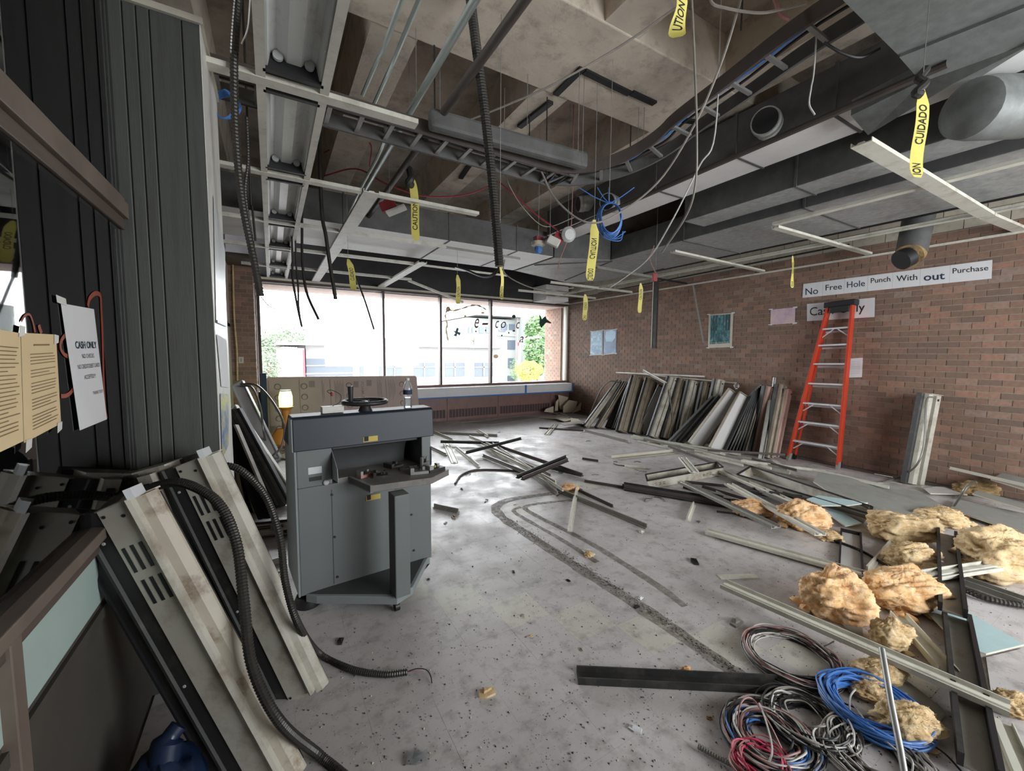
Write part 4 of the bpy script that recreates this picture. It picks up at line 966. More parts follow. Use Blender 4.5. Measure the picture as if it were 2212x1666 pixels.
t = thing('work_lantern', 'orange battery lantern glowing yellow-green in front of the foam board', 'lantern', c)
M['lantern'] = mat('lantern_orange', (206,138,50), .5, var=.08)
M['glow'], nt, b = nodes_of('glowing_lens'); b.inputs['Base Color'].default_value = (.6,.9,.3,1); b.inputs['Emission Color'].default_value = (.72,1.0,.22,1); b.inputs['Emission Strength'].default_value = 1.5
s = 1.0
hz = [pY(620, y, c[1])[2] for y in (962, 930, 880, 845)]
mb = MB(); mb.lathe([(.15,0),(.18,.03),(.18,.16),(.13,.24),(.07,hz[1]+.04)], c + V(.0,0,0), 24); build(mb, 'battery_base', M['lantern'], t, smooth=True)
cc = c + V(.10,0,0); mb = MB(); mb.lathe([(.08,.2),(.075,hz[2]-.05),(.12,hz[2]-.01),(.13,hz[2]+.01)], cc, 24); build(mb, 'neck', M['lantern'], t, smooth=True)
mb = MB(); mb.lathe([(.10,hz[2]+.012),(.112,hz[2]+.04),(.114,hz[2]+.2),(.098,hz[3]-.03),(.09,hz[3])], cc, 24); build(mb, 'lens', M['glow'], t, smooth=True)
mb = MB(); mb.lathe([(.093,hz[3]),(.093,hz[3]+.02)], cc, 24); build(mb, 'lens_rim', M['off_white'], t)
t = thing('straw_litter', 'loose heap of thin yellowish straws on the floor below the lantern', 'litter', pz(600,985))
for k in range(26):
    p = pz(random.uniform(585,622), random.uniform(965,990), .01+.001*k); an = random.uniform(0,6.3); L_ = random.uniform(.1,.3); mb = MB()
    mb.tube(smooth_path([p, p+V(math.cos(an)*L_*.5, math.sin(an)*L_*.5, .03), p+V(math.cos(an+.5)*L_, math.sin(an+.5)*L_, .005)], 3), .006, 4); build(mb, 'straw', M['housing_tan' if k % 3 else 'insul_pale'], t)
mb = MB(); a = pY(571,862,9.3); mb.box((a[0]-.06, 9.3, 0), (a[0]+.05, 9.34, a[2]+.5)); tag(build(mb, 'blue_panel', M['ink_blue'], bevel=.01), 'narrow dark blue panel standing left of the foam board', 'panel')

# ================================================================ LADDER
fl_, fr_ = pz(1703, 993), pz(1810, 1014); tl_, tr_ = pX(1790, 662, 7.78), pX(1842, 655, 7.78)
lad = thing('step_ladder', 'orange fibreglass step ladder folded against the brick wall', 'ladder', (fl_+fr_)/2)
RAIL = [(-.012,-.04),(.012,-.04),(.012,.04),(-.012,.04)]
outw = V(-1,0,.12)
for a, b in ((fl_, tl_), (fr_, tr_)):
    mb = MB(); sdv = unit(fr_-fl_); mb.bar([(-.05,-.016),(.05,-.016),(.05,.016),(-.05,.016)], a + V(0,0,.07), b, sdv); r = build(mb, 'front_rail', M['orange'], lad, bevel=.003)
    mb = MB(); mb.bar([(-.045,-.02),(.045,-.02),(.045,.02),(-.045,.02)], a+V(0,0,.0), a + (b-a)*.045, sdv); build(mb, 'foot_shoe', M['rail_grey'], r)
for a, b in ((fl_ + V(.14,-.03,0), tl_+V(.05,0,-.02)), (fr_ + V(.14,.03,0), tr_+V(.05,0,-.02))):
    mb = MB(); mb.bar([(-.03,-.011),(.03,-.011),(.03,.011),(-.03,.011)], a + V(0,0,.03), b, unit(fr_-fl_)); r = build(mb, 'rear_rail', M['orange'], lad, bevel=.003)
    mb = MB(); mb.bar([(-.035,-.016),(.035,-.016),(.035,.016),(-.035,.016)], a, a+V(0,0,.09), unit(fr_-fl_)); build(mb, 'foot_shoe', M['black'], r)
ys = [1455, 1275, 1100, 918, 740, 570, 425]
for k, yc in enumerate(ys):
    py = 600 + yc/3.965; f0, f1 = fr_, tr_
    # fraction of the right rail at that image height
    best = min(np.linspace(0,1,400), key=lambda s_: abs((lambda d: 833-FPX*(d@UP)/(d@FWD))((f0*(1-s_)+f1*s_)-CAM) - py))
    a, b = fl_*(1-best)+tl_*best, fr_*(1-best)+tr_*best; sdv = unit(b-a); dep = V(.0,0,0)
    mb = MB(); mb.obox(a - V(.045,0,.012) , b-a, V(.09,0,0), V(0,0,.026)); st = build(mb, 'step', M['alu'], lad, bevel=.003)
    mb = MB(); mb.obox(a + V(.10,.02,-.06), (b-a)*.96, V(.02,0,0), V(0,0,.03)); build(mb, 'rear_brace', M['alu'], lad)
    if k in (0, 1, 2, 6):
        for e, s_ in ((a, 1), (b, -1)):
            mb = MB(); mb.bar([(-.008,-.002),(.008,-.002),(.008,.002),(-.008,.002)], e + sdv*s_*.012 - V(.02,0,.13), e + sdv*s_*.16 - V(.02,0,.012), V(1,0,0)); build(mb, 'step_brace', M['alu'], st)
    for e in (a, b):
        mb = MB(); mb.lathe([(.008,0),(.008,.004)], e - V(.042,0,-.004), 8, (-1,0,0)); build(mb, 'rivet', M['alu'], st)
a, b = tl_ + V(-.06,.05,-.03), tr_ + V(-.06,-.05,-.03)
mb = MB(); mb.obox(a, b-a, V(.16,0,0), V(0,0,.09)); build(mb, 'top_cap', M['black'], lad, bevel=.012)
mb = MB(); mb.obox(a+V(-.015,-.09,-.09), (b-a)*.62, V(.02,0,0), V(0,0,.10)); build(mb, 'tool_tray', M['black'], lad, bevel=.01)

# ================================================================ WALL PAPER, POSTERS, SIGNS
XPO = XR - .013
def sheet(name, label, cat, px, m, th=.0015, group=None, X=XPO):
    q = [pX(x, y, X) for x, y in px]          # bl, br, tr, tl
    t = thing(name, label, cat, (q[0]+q[1])/2, group); mb = MB(); mb.prism(q, V(th,0,0)); build(mb, 'sheet', m if not isinstance(m, str) else M[m], t); return t, q
def tapes(t, q, m='paper', s=.035):
    for p, d in ((q[0], (1,1)), (q[1], (-1,1)), (q[2], (-1,-1)), (q[3], (1,-1))):
        mb = MB(); c = p + V(-.003, .0, 0); mb.prism([c+V(0,-s,-.012), c+V(0,s,-.012+.01*d[0]), c+V(0,s,.012), c+V(0,-s,.012)], V(-.0006,0,0)); build(mb, 'tape_piece', M[m], t)
def picture_mat(name, cols, scale=3, stretch=(1,1,1), detail=8):
    m, nt, b = nodes_of(name); tx = nt.nodes.new('ShaderNodeTexCoord'); mp = nt.nodes.new('ShaderNodeMapping'); mp.inputs['Scale'].default_value = stretch
    nt.links.new(tx.outputs['Object'], mp.inputs[0]); n = nt.nodes.new('ShaderNodeTexNoise'); n.inputs['Scale'].default_value = scale; n.inputs['Detail'].default_value = detail; n.inputs['Roughness'].default_value = .7
    nt.links.new(mp.outputs[0], n.inputs['Vector']); cr = nt.nodes.new('ShaderNodeValToRGB'); e = cr.color_ramp.elements
    e[0].position, e[0].color = cols[0][0], (*lin(cols[0][1]),1); e[1].position, e[1].color = cols[-1][0], (*lin(cols[-1][1]),1)
    for p, c in cols[1:-1]: e.new(p).color = (*lin(c),1)
    nt.links.new(n.outputs['Fac'], cr.inputs[0]); nt.links.new(cr.outputs[0], b.inputs['Base Color']); b.inputs['Roughness'].default_value = .35; return m
# long sign of taped sheets
def sp(x, y): return pX(1700+x/4.608, 540+y/4.608, XPO)
A, B, Cc, Dd = sp(153,478), sp(2036,285), sp(2050,98), sp(162,340)
def edge(f, top): x = (162 if top else 153) + f; return sp(x, (340 if top else 478) + ((98-340)/(2050-162) if top else (285-478)/(2036-153))*(x-(162 if top else 153)))
lt = thing('long_sign', 'long white taped paper sign reading No Free Hole Punch With out Purchase', 'sign', (A+B)/2)
cuts = [0, 198, 413, 646, 893, 1168, 1463, 1884]
words = [('No',185,450,310,438,66),('Free',385,405,547,390,56),('Hole',598,378,777,360,60),('Punch',835,332,1030,313,50),('With',1090,316,1297,298,58),('out',1362,310,1572,291,62),('Purchase',1650,236,2005,203,52)]
for k in range(7):
    c0_, c1_ = cuts[k]+.8, cuts[k+1]-.8; mb = MB(); mb.prism([edge(c0_,False), edge(c1_,False), edge(c1_,True), edge(c0_,True)], V(.0012 + .0006*(k % 2),0,0)); shp = build(mb, 'paper_sheet', M['paper'], lt)
    wd_, x0_, y0_, x1_, y1_, h_ = words[k]
    fm_ = quadmap(sp(x0_,y0_), sp(x1_,y1_), sp(x1_,y1_-h_), sp(x0_,y0_-h_), (-.0015,0,0))
    lettering(wd_, fm_, M['ink_blue' if k in (0,5,2) else 'ink'], shp, (0,0,1,1), bold=.014 if k == 5 else .004)
t, q = sheet('wall_sign', 'white Cash Only sign half hidden behind the ladder top', 'sign', ((1743,694),(1889,685),(1890,643),(1743,657)), 'paper'); cm = quadmap(*q, (-.003,0,0))
lettering('Cash', cm, M['ink'], t, (.05,.30,.42,.78)); lettering('Only', cm, M['ink'], t, (.50,.18,.87,.80))
forest = picture_mat('misty_forest_print', [(.3,(16,42,46)),(.45,(36,84,90)),(.56,(74,128,132)),(.68,(150,182,182))], 9, (1,2.2,1), 10)
t, q = sheet('poster', 'framed-look forest poster with pale border taped to the brick wall', 'poster', ((1529,752),(1581,750),(1584,676),(1531,680)), 'off_white'); pm = quadmap(*q, (-.003,0,0))
mb = MB(); mb.prism([pm(.09,.11), pm(.90,.12), pm(.90,.97), pm(.09,.97)], V(-.001,0,0)); build(mb, 'print', forest, t)
M['bark'] = mat('print_trunk', (20,50,56), .4)
for u, w in ((.2,.03),(.33,.035),(.62,.02),(.72,.05),(.82,.07)):
    mb = MB(); mb.prism([pm(u,.5), pm(u+w,.5), pm(u+w,.97), pm(u,.97)], V(-.0016,0,0)); build(mb, 'printed_trunk', M['bark'], t)
lettering('DAVID MUENCH', lambda u, v: pm(u, v)+V(-.002,0,0), M['off_white'], t, (.13,.125,.86,.165)); tapes(t, q)
ice = picture_mat('blue_ice_print', [(.3,(30,58,84)),(.5,(86,132,160)),(.62,(150,196,216)),(.75,(206,230,238))], 7, (1,1,1.6), 9)
t, q = sheet('poster', 'blue crackled-ice poster, left of the pair by the window', 'poster', ((1275,768),(1302,767),(1302,713),(1276,716)), 'paper', group='blue posters by the window'); pm = quadmap(*q, (-.003,0,0))
mb = MB(); mb.prism([pm(.05,.04), pm(.95,.04), pm(.95,.97), pm(.05,.97)], V(-.001,0,0)); build(mb, 'print', ice, t); tapes(t, q)
sea = picture_mat('blue_sea_print', [(.3,(44,62,88)),(.5,(74,112,150)),(.62,(110,166,206)),(.8,(190,216,230))], 2.5, (1,1,1.4), 6)
t, q = sheet('poster', 'blue iceberg-like poster, right of the pair by the window', 'poster', ((1304,767),(1331,764),(1332,711),(1304,713)), 'paper', group='blue posters by the window'); pm = quadmap(*q, (-.003,0,0))
mb = MB(); mb.prism([pm(.03,.04), pm(.97,.04), pm(.97,.98), pm(.03,.98)], V(-.001,0,0)); build(mb, 'print', sea, t)
M['ice'] = mat('pale_ice_print', (150,196,220), .4, var=.3, scale=8)
mb = MB(); mb.prism([pm(.2,.53),pm(.7,.50),pm(.9,.65),pm(.93,.9),pm(.6,.97),pm(.2,.93),pm(.14,.7)], V(-.0018,0,0)); build(mb, 'printed_shape', M['ice'], t); tapes(t, q)
pinkp = picture_mat('pink_blossom_print', [(.35,(176,150,168)),(.5,(204,178,190)),(.62,(214,186,178)),(.75,(222,206,200))], 4, (1,1,1), 6)
t, q = sheet('poster', 'faded pink poster taped left of the Cash Only sign', 'poster', ((1664,702),(1717,698),(1718,664),(1665,669)), pinkp); tapes(t, q)
t, q = sheet('notice', 'small white printed notice right of the ladder', 'notice', ((1830,816),(1862,815),(1864,773),(1832,775)), 'paper'); pm = quadmap(*q, (-.002,0,0))
M['faint'] = mat('faint_print', (176,178,184), .8)
for k in range(8): mb = MB(); v = .2+.09*k; mb.prism([pm(.12,v), pm(.85,v), pm(.85,v+.015), pm(.12,v+.015)], V(-.0005,0,0)); build(mb, 'print_line', M['faint'], t)

# ================================================================ OFFICE GLASS: papers, spray paint
XO = XG + .006
M['old_paper'] = mat('yellowed_paper', (216,192,150), .8, var=.1, scale=3, dirt=(194,164,120), dscale=2, damt=.4)
M['brown_print'] = mat('faded_brown_print', (140,116,84), .8)
def gsheet(name, label, px, m):
    q = [pX(x, y, XO+(.004*(i in (0,1)))) for i, (x, y) in enumerate(px)]; t = thing(name, label, 'paper', (q[0]+q[1])/2, None); mb = MB(); mb.prism(q, V(-.001,0,0)); build(mb, 'sheet', M[m], t)
    return t, quadmap(*q, (.0015,0,0))
t, gm = gsheet('taped_letter', 'yellowed typed letter taped to the office glass, cut by the left edge', ((-40,996),(51,953),(44,720),(-40,705)), 'old_paper')
for k in range(22):
    v = .12+.035*k; u1 = random.choice((.85,.9,.8,.6)); mb = MB(); mb.prism([gm(.3,v), gm(u1,v), gm(u1,v+.009), gm(.3,v+.009)], V(.0004,0,0)); build(mb, 'print_line', M['brown_print'], t)
t, gm = gsheet('taped_letter', 'yellowed typed letter with torn tape on the office glass, beside the white notice', ((53,957),(132,915),(121,723),(46,719)), 'old_paper')
for k in range(24):
    if k in (5, 10, 15, 19): continue
    v = .08+.031*k; u1 = random.choice((.85,.9,.88,.7)); mb = MB(); mb.prism([gm(.2,v), gm(u1,v), gm(u1,v+.008), gm(.2,v+.008)], V(.0004,0,0)); build(mb, 'print_line', M['brown_print'], t)
mb = MB(); mb.prism([gm(.3,.88), gm(.75,.88), gm(.75,.895), gm(.3,.895)], V(.0004,0,0)); build(mb, 'print_line', M['brown_print'], t)
for u, v in ((-.08,1.0),(.9,.93),(.85,-.04),(.0,-.05)):
    mb = MB(); mb.prism([gm(u,v-.04), gm(u+.14,v-.02), gm(u+.16,v+.06), gm(u+.02,v+.07)], V(.0008,0,0)); build(mb, 'tape_piece', M['white_paint'], t)
t, gm = gsheet('taped_notice', 'white CASH ONLY notice taped to the office glass', ((173,930),(231,906),(203,668),(132,655)), 'paper')
for s, bx, m in (('CASH ONLY', (.22,.655,.92,.715), 'ink_blue'), ('NO CHECKS', (.38,.575,.78,.61), 'ink'), ('NO CREDIT/DEBIT CARDS', (.2,.49,.95,.525), 'ink'), ('ACCEPTED!!!!', (.36,.40,.75,.435), 'ink'), ('THANK YOU!!!', (.58,.255,.96,.285), 'ink')):
    lettering(s, gm, M[m], t, bx, bold=.02 if m == 'ink_blue' else 0)
mb = MB(); mb.prism([gm(-.12,1.0), gm(.12,.985), gm(.12,1.04), gm(-.12,1.055)], V(.0008,0,0)); build(mb, 'tape_piece', M['white_paint'], t)
M['spray'] = mat('orange_spray_paint', (150,70,46), .6, var=.25, scale=20)
def stroke(label, pts, wpx):
    P = smooth_path([pX(x, y, XO-.002) for x, y in pts], 8); n = len(P); W = []
    for i in range(n):
        tg = unit(P[min(i+1,n-1)]-P[max(i-1,0)]); D = (P[i]-CAM)@FWD; W.append(np.cross(tg, (1,0,0))*wpx*D/FPX)
    mb = MB(); mb.ribbon(P, W, .0006); tag(build(mb, 'spray_stroke', M['spray']), label, 'graffiti', 'orange spray paint on the office glass')
stroke('orange spray stroke arched above the white notice and down its right side', [(190,662),(194,645),(206,634),(217,640),(219,670),(222,740),(224,820),(227,880),(231,905)], 10)
stroke('orange spray hook left of the white notice', [(143,722),(133,735),(131,752),(138,765),(146,770)], 9)
stroke('orange spray curve below the hook', [(132,856),(142,855),(153,848),(161,835)], 9)
stroke('orange spray arch above the letters', [(46,695),(54,682),(64,680),(71,695),(76,718)], 5)
stroke('orange spray blob beside the arch', [(84,702),(86,710),(90,720)], 11)
# papers on the white partition end
XE = XS + .004
def esheet(name, label, px, m, cat='poster'):
    q = [pX(x, y, XE) for x, y in px]; t = thing(name, label, cat, (q[0]+q[1])/2); mb = MB(); mb.prism(q, V(.001,0,0)); build(mb, 'sheet', m if not isinstance(m, str) else M[m], t); return t, quadmap(*q, (.0015,0,0))
t, em = esheet('hanging_sheet', 'shiny plastic sheet in a metal clip on the white partition end', ((467,697),(488,706),(486,540),(461,420)), 'alu', 'sheet')
mb = MB(); mb.prism([em(0,.0), em(1,.0), em(1,.02), em(0,.02)], V(.004,0,0)); build(mb, 'clip_bar', M['black'], t)
t, em = esheet('hanging_paper', 'long white paper strip on the partition end above the colour poster', ((478,835),(494,838),(489,735),(468,722)), 'paper', 'paper')
colp = picture_mat('colour_poster_print', [(.3,(60,90,140)),(.45,(120,150,180)),(.55,(200,180,140)),(.65,(150,190,90)),(.8,(230,230,220))], 5, (1,1,2.5), 4)
t, em = esheet('poster', 'colourful green and blue poster seen edge-on on the partition end', ((480,990),(494,960),(493,852),(476,850)), colp)
mb = MB(); mb.tube(smooth_path([pY(503,570,9.24), pY(506,680,9.22), pY(512,760,9.20), pY(513,822,9.22)], 6), .014, 6); tag(build(mb, 'dangling_rope', M['insul_pale']), 'yellowish cord hanging down beside the brick pier', 'cord')
a = pY(521,778,9.29); t = thing('wall_outlet', 'small white outlet plate on the brick pier', 'outlet', a-V(0,0,.06)); mb = MB(); mb.box((a[0]-.04, 9.28, a[2]-.06), (a[0]+.04, 9.292, a[2]+.06)); build(mb, 'plate', M['off_white'], t, bevel=.003)
mb = MB(); mb.box((a[0]-.015, 9.276, a[2]-.03), (a[0]+.015, 9.28, a[2]+.03)); build(mb, 'socket', M['rail_grey'], t)
# ================================================================ STRIPPED LIGHT FIXTURES
def frame_of(B, T_, wdir):
    ax = unit(np.array(T_)-np.array(B)); w = np.array(wdir, float); w = unit(w - ax*np.dot(w, ax)); n = np.cross(ax, w)
    if np.dot(n, CAM - np.array(B)) < 0: n = -n
    return ax, w, n
def sweep(mb, B, L0, L1, ax, w, n, prof): mb.prism([B + ax*L0 + w*u + n*v for u, v in prof], ax*(L1-L0)); return mb
def fixture(label, B, T_, wdir, W=.30, style='back', m='housing', side='black_dirty', group=None, slots=True, name='light_fixture'):
    B, T_ = np.array(B, float), np.array(T_, float); ax, w, n = frame_of(B, T_, wdir); L_ = np.linalg.norm(T_-B); h = W/2
    t = thing(name, label, 'light fixture', B, group)
    def part(nm, prof, l0, l1, mm): mb = MB(); sweep(mb, B, l0, l1, ax, w, n, prof); return build(mb, nm, M[mm], t)
    if style == 'back':
        part('rim', [(-h,-.06),(h,-.06),(h,.004),(h*.9,.012),(-h*.9,.012),(-h,.004)], 0, L_, side)
        bd = part('housing', [(-h*.80,0),(h*.80,0),(h*.62,.05),(h*.33,.06),(-h*.33,.06),(-h*.62,.05)], .004, L_-.004, m)
        part('wireway', [(-h*.26,.05),(h*.26,.05),(h*.20,.095),(-h*.20,.095)], .02, L_-.02, m)
        part('end_plate', [(-h*.8,.0),(h*.8,.0),(h*.6,.075),(-h*.6,.075)], L_-.004, L_+.004, m)
        part('knockout', [(-.014,.096),(.014,.096),(.014,.0975),(-.014,.0975)], L_-.09, L_-.06, 'black')
    elif style == 'face':
        part('rim', [(-h,-.05),(-h+.014,-.05),(-h+.014,.012),(-h,.012)], 0, L_, side); part('rim', [(h-.014,-.05),(h,-.05),(h,.012),(h-.014,.012)], 0, L_, side)
        part('rim_end', [(-h,-.05),(h,-.05),(h,.012),(-h,.012)], 0, .014, side); part('rim_end', [(-h,-.05),(h,-.05),(h,.012),(-h,.012)], L_-.014, L_, side)
        part('lens_panel', [(-h+.014,-.03),(h-.014,-.03),(h-.014,-.02),(-h+.014,-.02)], .014, L_-.014, m)
    elif style == 'frame':
        part('rim', [(-h,-.03),(-h+.02,-.03),(-h+.02,.03),(-h,.03)], 0, L_, side); part('rim', [(h-.02,-.03),(h,-.03),(h,.03),(h-.02,.03)], 0, L_, m)
        part('back_sheet', [(-h+.02,-.03),(h-.02,-.03),(h-.02,-.02),(-h+.02,-.02)], 0, L_, 'rail_grey' if name == 'metal_channel' else side)
    if slots and style == 'back':
        for q in range(2):
            for r_ in range(2):
                for k in range(2):
                    l0 = .08+.11*r_ if q == 0 else L_-.18-.11*r_
                    part('vent_slot', [(h*.36+k*.02,.0585),(h*.36+k*.02+.010,.056),(h*.36+k*.02+.010,.0605),(h*.36+k*.02,.0625)], l0, l0+.085, 'black')
    return t, B, ax, w, n, L_
# --- the two big ones in the left foreground, drawn with their own section
def big_fixture(label, B, T_, wdir, m1, m2, flip=1):
    B, T_ = np.array(B), np.array(T_); ax, w, n = frame_of(B, T_, wdir); L_ = np.linalg.norm(T_-B)
    t = thing('light_fixture', label, 'light fixture', B, 'fixtures leaning in the left foreground')
    def part(nm, prof, l0, l1, mm): mb = MB(); sweep(mb, B, l0, l1, ax, w, n, prof); return build(mb, nm, M[mm], t)
    part('black_rim', [(-.20,-.05),(-.06,-.05),(-.06,.012),(-.12,.012),(-.125,.022),(-.135,.022),(-.14,.004),(-.20,.0)], -.0, L_, 'black_dirty')
    part('rim_ridge', [(-.196,.0),(-.186,.0),(-.186,.012),(-.196,.012)], .01, L_-.01, 'black')
    part('slotted_face', [(-.06,-.04),(.055,-.04),(.055,.018),(-.06,.02)], .003, L_-.003, m1)
    part('ridge', [(.055,-.03),(.078,-.03),(.078,.034),(.066,.042),(.055,.034)], .02, L_-.0, m1)
    part('sloped_side', [(.078,-.03),(.122,-.04),(.122,-.03),(.105,.0),(.078,.012)], .0, L_-.006, m2)
    part('back_web', [(-.15,-.06),(.11,-.06),(.11,-.04),(-.15,-.045)], .02, L_-.02, 'black_dirty')
    part('end_plate', [(-.19,-.055),(.115,-.06),(.078,.03),(-.06,.015),(-.19,-.01)], L_-.006, L_, m1)
    part('end_tab', [(.06,-.01),(.095,-.02),(.095,.03),(.075,.04)], L_-.004, L_+.035, 'alu')
    for r_ in range(2):
        for k in range(3):
            u = -.046+.032*k + .006*r_
            part('vent_slot', [(u,.0195),(u+.012,.0193),(u+.012,.0215),(u,.0217)], L_-.26-.135*r_, L_-.16-.135*r_, 'black')
    for u, l in ((-.045, L_-.03), (0.02, L_-.05), (-.10, L_-.12), (-.10, .55), (-.045,.03)):
        mb = MB(); c = B + ax*l + w*u + n*(.02 if u > -.07 else .012); mb.lathe([(.006,0),(.006,.003)], c, 8, n); build(mb, 'screw', M['black' if u > -.07 else 'alu'], t)
    return t, B, ax, w, n, L_
wv = RT*.29 + UP*.16
fA = big_fixture('nearest big light fixture leaning on the office ledge, rust-streaked white with black rim', pz(592,1700), (-.50,1.97,1.20), wv, 'housing', 'housing_dirty')
fB = big_fixture('second big light fixture leaning behind the nearest one, cleaner cream white', pz(655,1505), (-.345,2.40,1.235), RT*.28+UP*.14, 'housing', 'housing')
fixture('third fixture behind the two big ones, only its torn top showing by the planks', (-.16,2.46,0), (-.49,2.54,1.20), RT*.27+UP*.12, .3, 'back', 'housing', group='fixtures leaning in the left foreground')
flex('fixture_whip', 'thick ribbed conduit arching from the nearest leaning fixture to the floor', [pd(300,1068,1.86), pd(345,1048,1.82), pd(400,1045,1.78), pd(470,1085,1.72), pd(510,1170,1.66), pd(527,1300,1.60), pd(545,1440,1.56), pd(605,1560,1.58), pz(690,1632,.03), pz(760,1690,.02)], .0205, 'flex', True, .012, group='conduit whips of the big fixtures')
flex('fixture_whip', 'thick ribbed conduit looping from the second leaning fixture across the floor', [pd(425,1022,2.05), pd(465,1006,2.05), pd(520,1016,2.05), pd(575,1075,2.05), pd(605,1165,2.0), pd(617,1260,1.98), pd(645,1350,2.02), pz(690,1412,.04), pz(760,1446,.02), pz(830,1457,.02), pz(880,1452,.02)], .018, 'flex', True, .012, group='conduit whips of the big fixtures')
tubething('bare_wire', 'thin black wire ends curling out of the conduit on the floor', 'wire', [pz(878,1452,.02), pz(900,1445,.03), pz(920,1447,.03), pz(930,1460,.015), pz(933,1476,.006)], .003, 'cable_black', 5)
tubething('bare_wire', 'second thin wire end beside the black one', 'wire', [pz(878,1453,.02), pz(898,1450,.025), pz(915,1450,.02)], .0025, 'cable_rose', 5)
# --- leaning group at left behind the cutter
GL = 'fixtures leaning at left behind the cutter'
def leanL(label, b, tp_, W, style, m, side='black_dirty', k=1.04, rot=0.0, slots=False):
    B = pz(*b); D = (B-CAM)@FWD; T_ = pd(tp_[0], tp_[1], D*k); an = rot; wd_ = R0*math.cos(an) + unit(FWD*V(1,1,0))*math.sin(an)
    return fixture(label, B, T_, wd_, W, style, m, side, GL, slots)
leanL('pale grey fixture panel farthest back in the left leaning group', (594,996), (512,828), .2, 'face', 'diffuser', 'alu')
leanL('white-edged fixture in front of the pale grey panel', (621,1062), (500,880), .12, 'face', 'housing', 'rail_white', 1.03)
leanL('broad black fixture in the middle of the left leaning group', (606,1096), (497,893), .24, 'back', 'black_dirty', 'black', 1.03)
leanL('cream fixture with black side in the left leaning group', (580,1122), (497,925), .16, 'frame', 'housing', 'black')
leanL('narrow tan fixture left of the cream one', (552,1090), (499,955), .12, 'frame', 'housing_tan', 'black')
leanL('narrow black fixture second from the partition end', (545,1110), (502,978), .10, 'frame', 'housing', 'black')
leanL('narrow black fixture next to the partition end', (524,1122), (501,1015), .09, 'frame', 'housing_tan', 'black')
tubething('fixture_whip', 'grey conduit looping from the left leaning group to the floor', 'flexible conduit', [pd(520,830,6.9), pd(555,833,6.7), pd(590,870,6.5), pd(614,920,6.3), pd(608,965,6.2), pz(590,985,.2), pz(603,990,.03), pz(625,993,.02)], .018, 'flex_light', 8)
tubething('fixture_whip', 'second grey conduit hanging straight in the left leaning group', 'flexible conduit', [pd(520,834,6.8), pd(545,838,6.7), pd(562,880,6.6), pd(570,935,6.5), pz(578,965,.15), pz(595,985,.02)], .016, 'flex_light', 8)
tubething('fixture_whip', 'pale conduit arching over the fixture lying left of the cutter', 'flexible conduit', [pz(512,1135,.02), pd(515,1110,4.5), pd(540,1097,4.5), pd(575,1107,4.5), pd(605,1130,4.4), pz(625,1150,.08)], .014, 'flex_light', 8)
a, b = pz(505,1165,.0), pz(640,1150,.0)
fixture('white slotted fixture lying on the floor left of the cutter', a+V(0,0,.06), b+V(0,0,.06), V(0,0,1), .16, 'back', 'housing', 'black', GL)
# --- pile leaning on the brick wall
GP = 'stripped fixtures leaning on the brick wall'
def leanR(label, b, tp_, W, style, m, side='black_dirty', rot=.25, X=7.8, slots=False):
    B = pz(*b); T_ = pX(*tp_, min(X, 7.74)); L0 = np.linalg.norm(T_-B)
    wd_ = R0*math.cos(rot) + unit(FWD*V(1,1,0))*math.sin(rot)
    return fixture(label, B, T_, wd_, W, style, m, side, GP, slots)
def cpx(x, y): return (1240+x/4.424, 760+y/4.424)
pile = [
 ('leftmost fixture of the wall pile, pale edge and looping cable', (110,728), (432,285), .16, 'back', 'housing', .5, 7.70),
 ('second fixture of the wall pile, narrow grey', (225,735), (490,300), .14, 'back', 'housing_tan', .5, 7.72),
 ('black fixture third in the wall pile', (335,735), (530,310), .18, 'back', 'black_dirty', .4, 7.74),
 ('dark narrow fixture behind the broad tan one', (390,745), (560,270), .14, 'back', 'duct_dark', .4, 7.78),
 ('broad tan fixture with ridged back in the left half of the wall pile', (470,778), (612,250), .34, 'back', 'housing_tan', .2, 7.70),
 ('brown fixture right of the broad tan one', (592,792), (740,270), .30, 'back', 'housing_tan', .3, 7.76),
 ('blue-white fixture lens with slots in the wall pile', (640,790), (850,335), .22, 'face', 'diffuser', .1, 7.62),
 ('cream ridged fixture at the middle of the wall pile', (765,828), (955,262), .32, 'back', 'housing', .2, 7.66),
 ('grey fixture half hidden right of the cream ridged one', (880,840), (1035,270), .24, 'back', 'housing_tan', .3, 7.76),
 ('beige fixture behind the slanting black frames', (1020,850), (1150,290), .30, 'back', 'housing', .2, 7.72),
 ('slotted grey fixture top behind the white panels', (1150,860), (1270,300), .22, 'back', 'housing_tan', .3, 7.78),
 ('fixture with square knockout at its top, above the white panels', (1260,860), (1395,268), .26, 'back', 'housing', .2, 7.80),
 ('slanting black frame, left one before the white panels', (915,872), (1335,436), .10, 'frame', 'housing', .2, 7.45),
 ('slanting black frame, right one before the white panels', (1000,880), (1395,425), .13, 'frame', 'rail_grey', .2, 7.50),
 ('large white fixture panel, left of the two', (1150,908), (1545,388), .30, 'face', 'diffuser', .1, 7.50),
 ('large white fixture panel, right of the two', (1360,955), (1650,418), .30, 'face', 'diffuser', .1, 7.55)]
for lab, b, tp_, W, st, m, rot, X in pile: leanR(lab, cpx(*b), cpx(*tp_), W, st, m, 'housing_tan' if st == 'face' and 'large' in lab else 'black_dirty', rot, X, slots='slot' in lab)
for k in range(6):
    leanR(['first','second','third','fourth','fifth','last'][k] + ' thin dark fixture edge stacked right of the white panels', cpx(1452+32*k, 962+2*k), cpx(1720+16*k, 392-14*k), .075, 'frame', ['housing','housing_tan'][k % 2], 'black', .1, 7.60+.03*k)
leanR('brown-pink ridged fixture right of the stacked edges', cpx(1735,960), cpx(1872,335), .24, 'back', 'housing_pink', rot=.2, X=7.70)
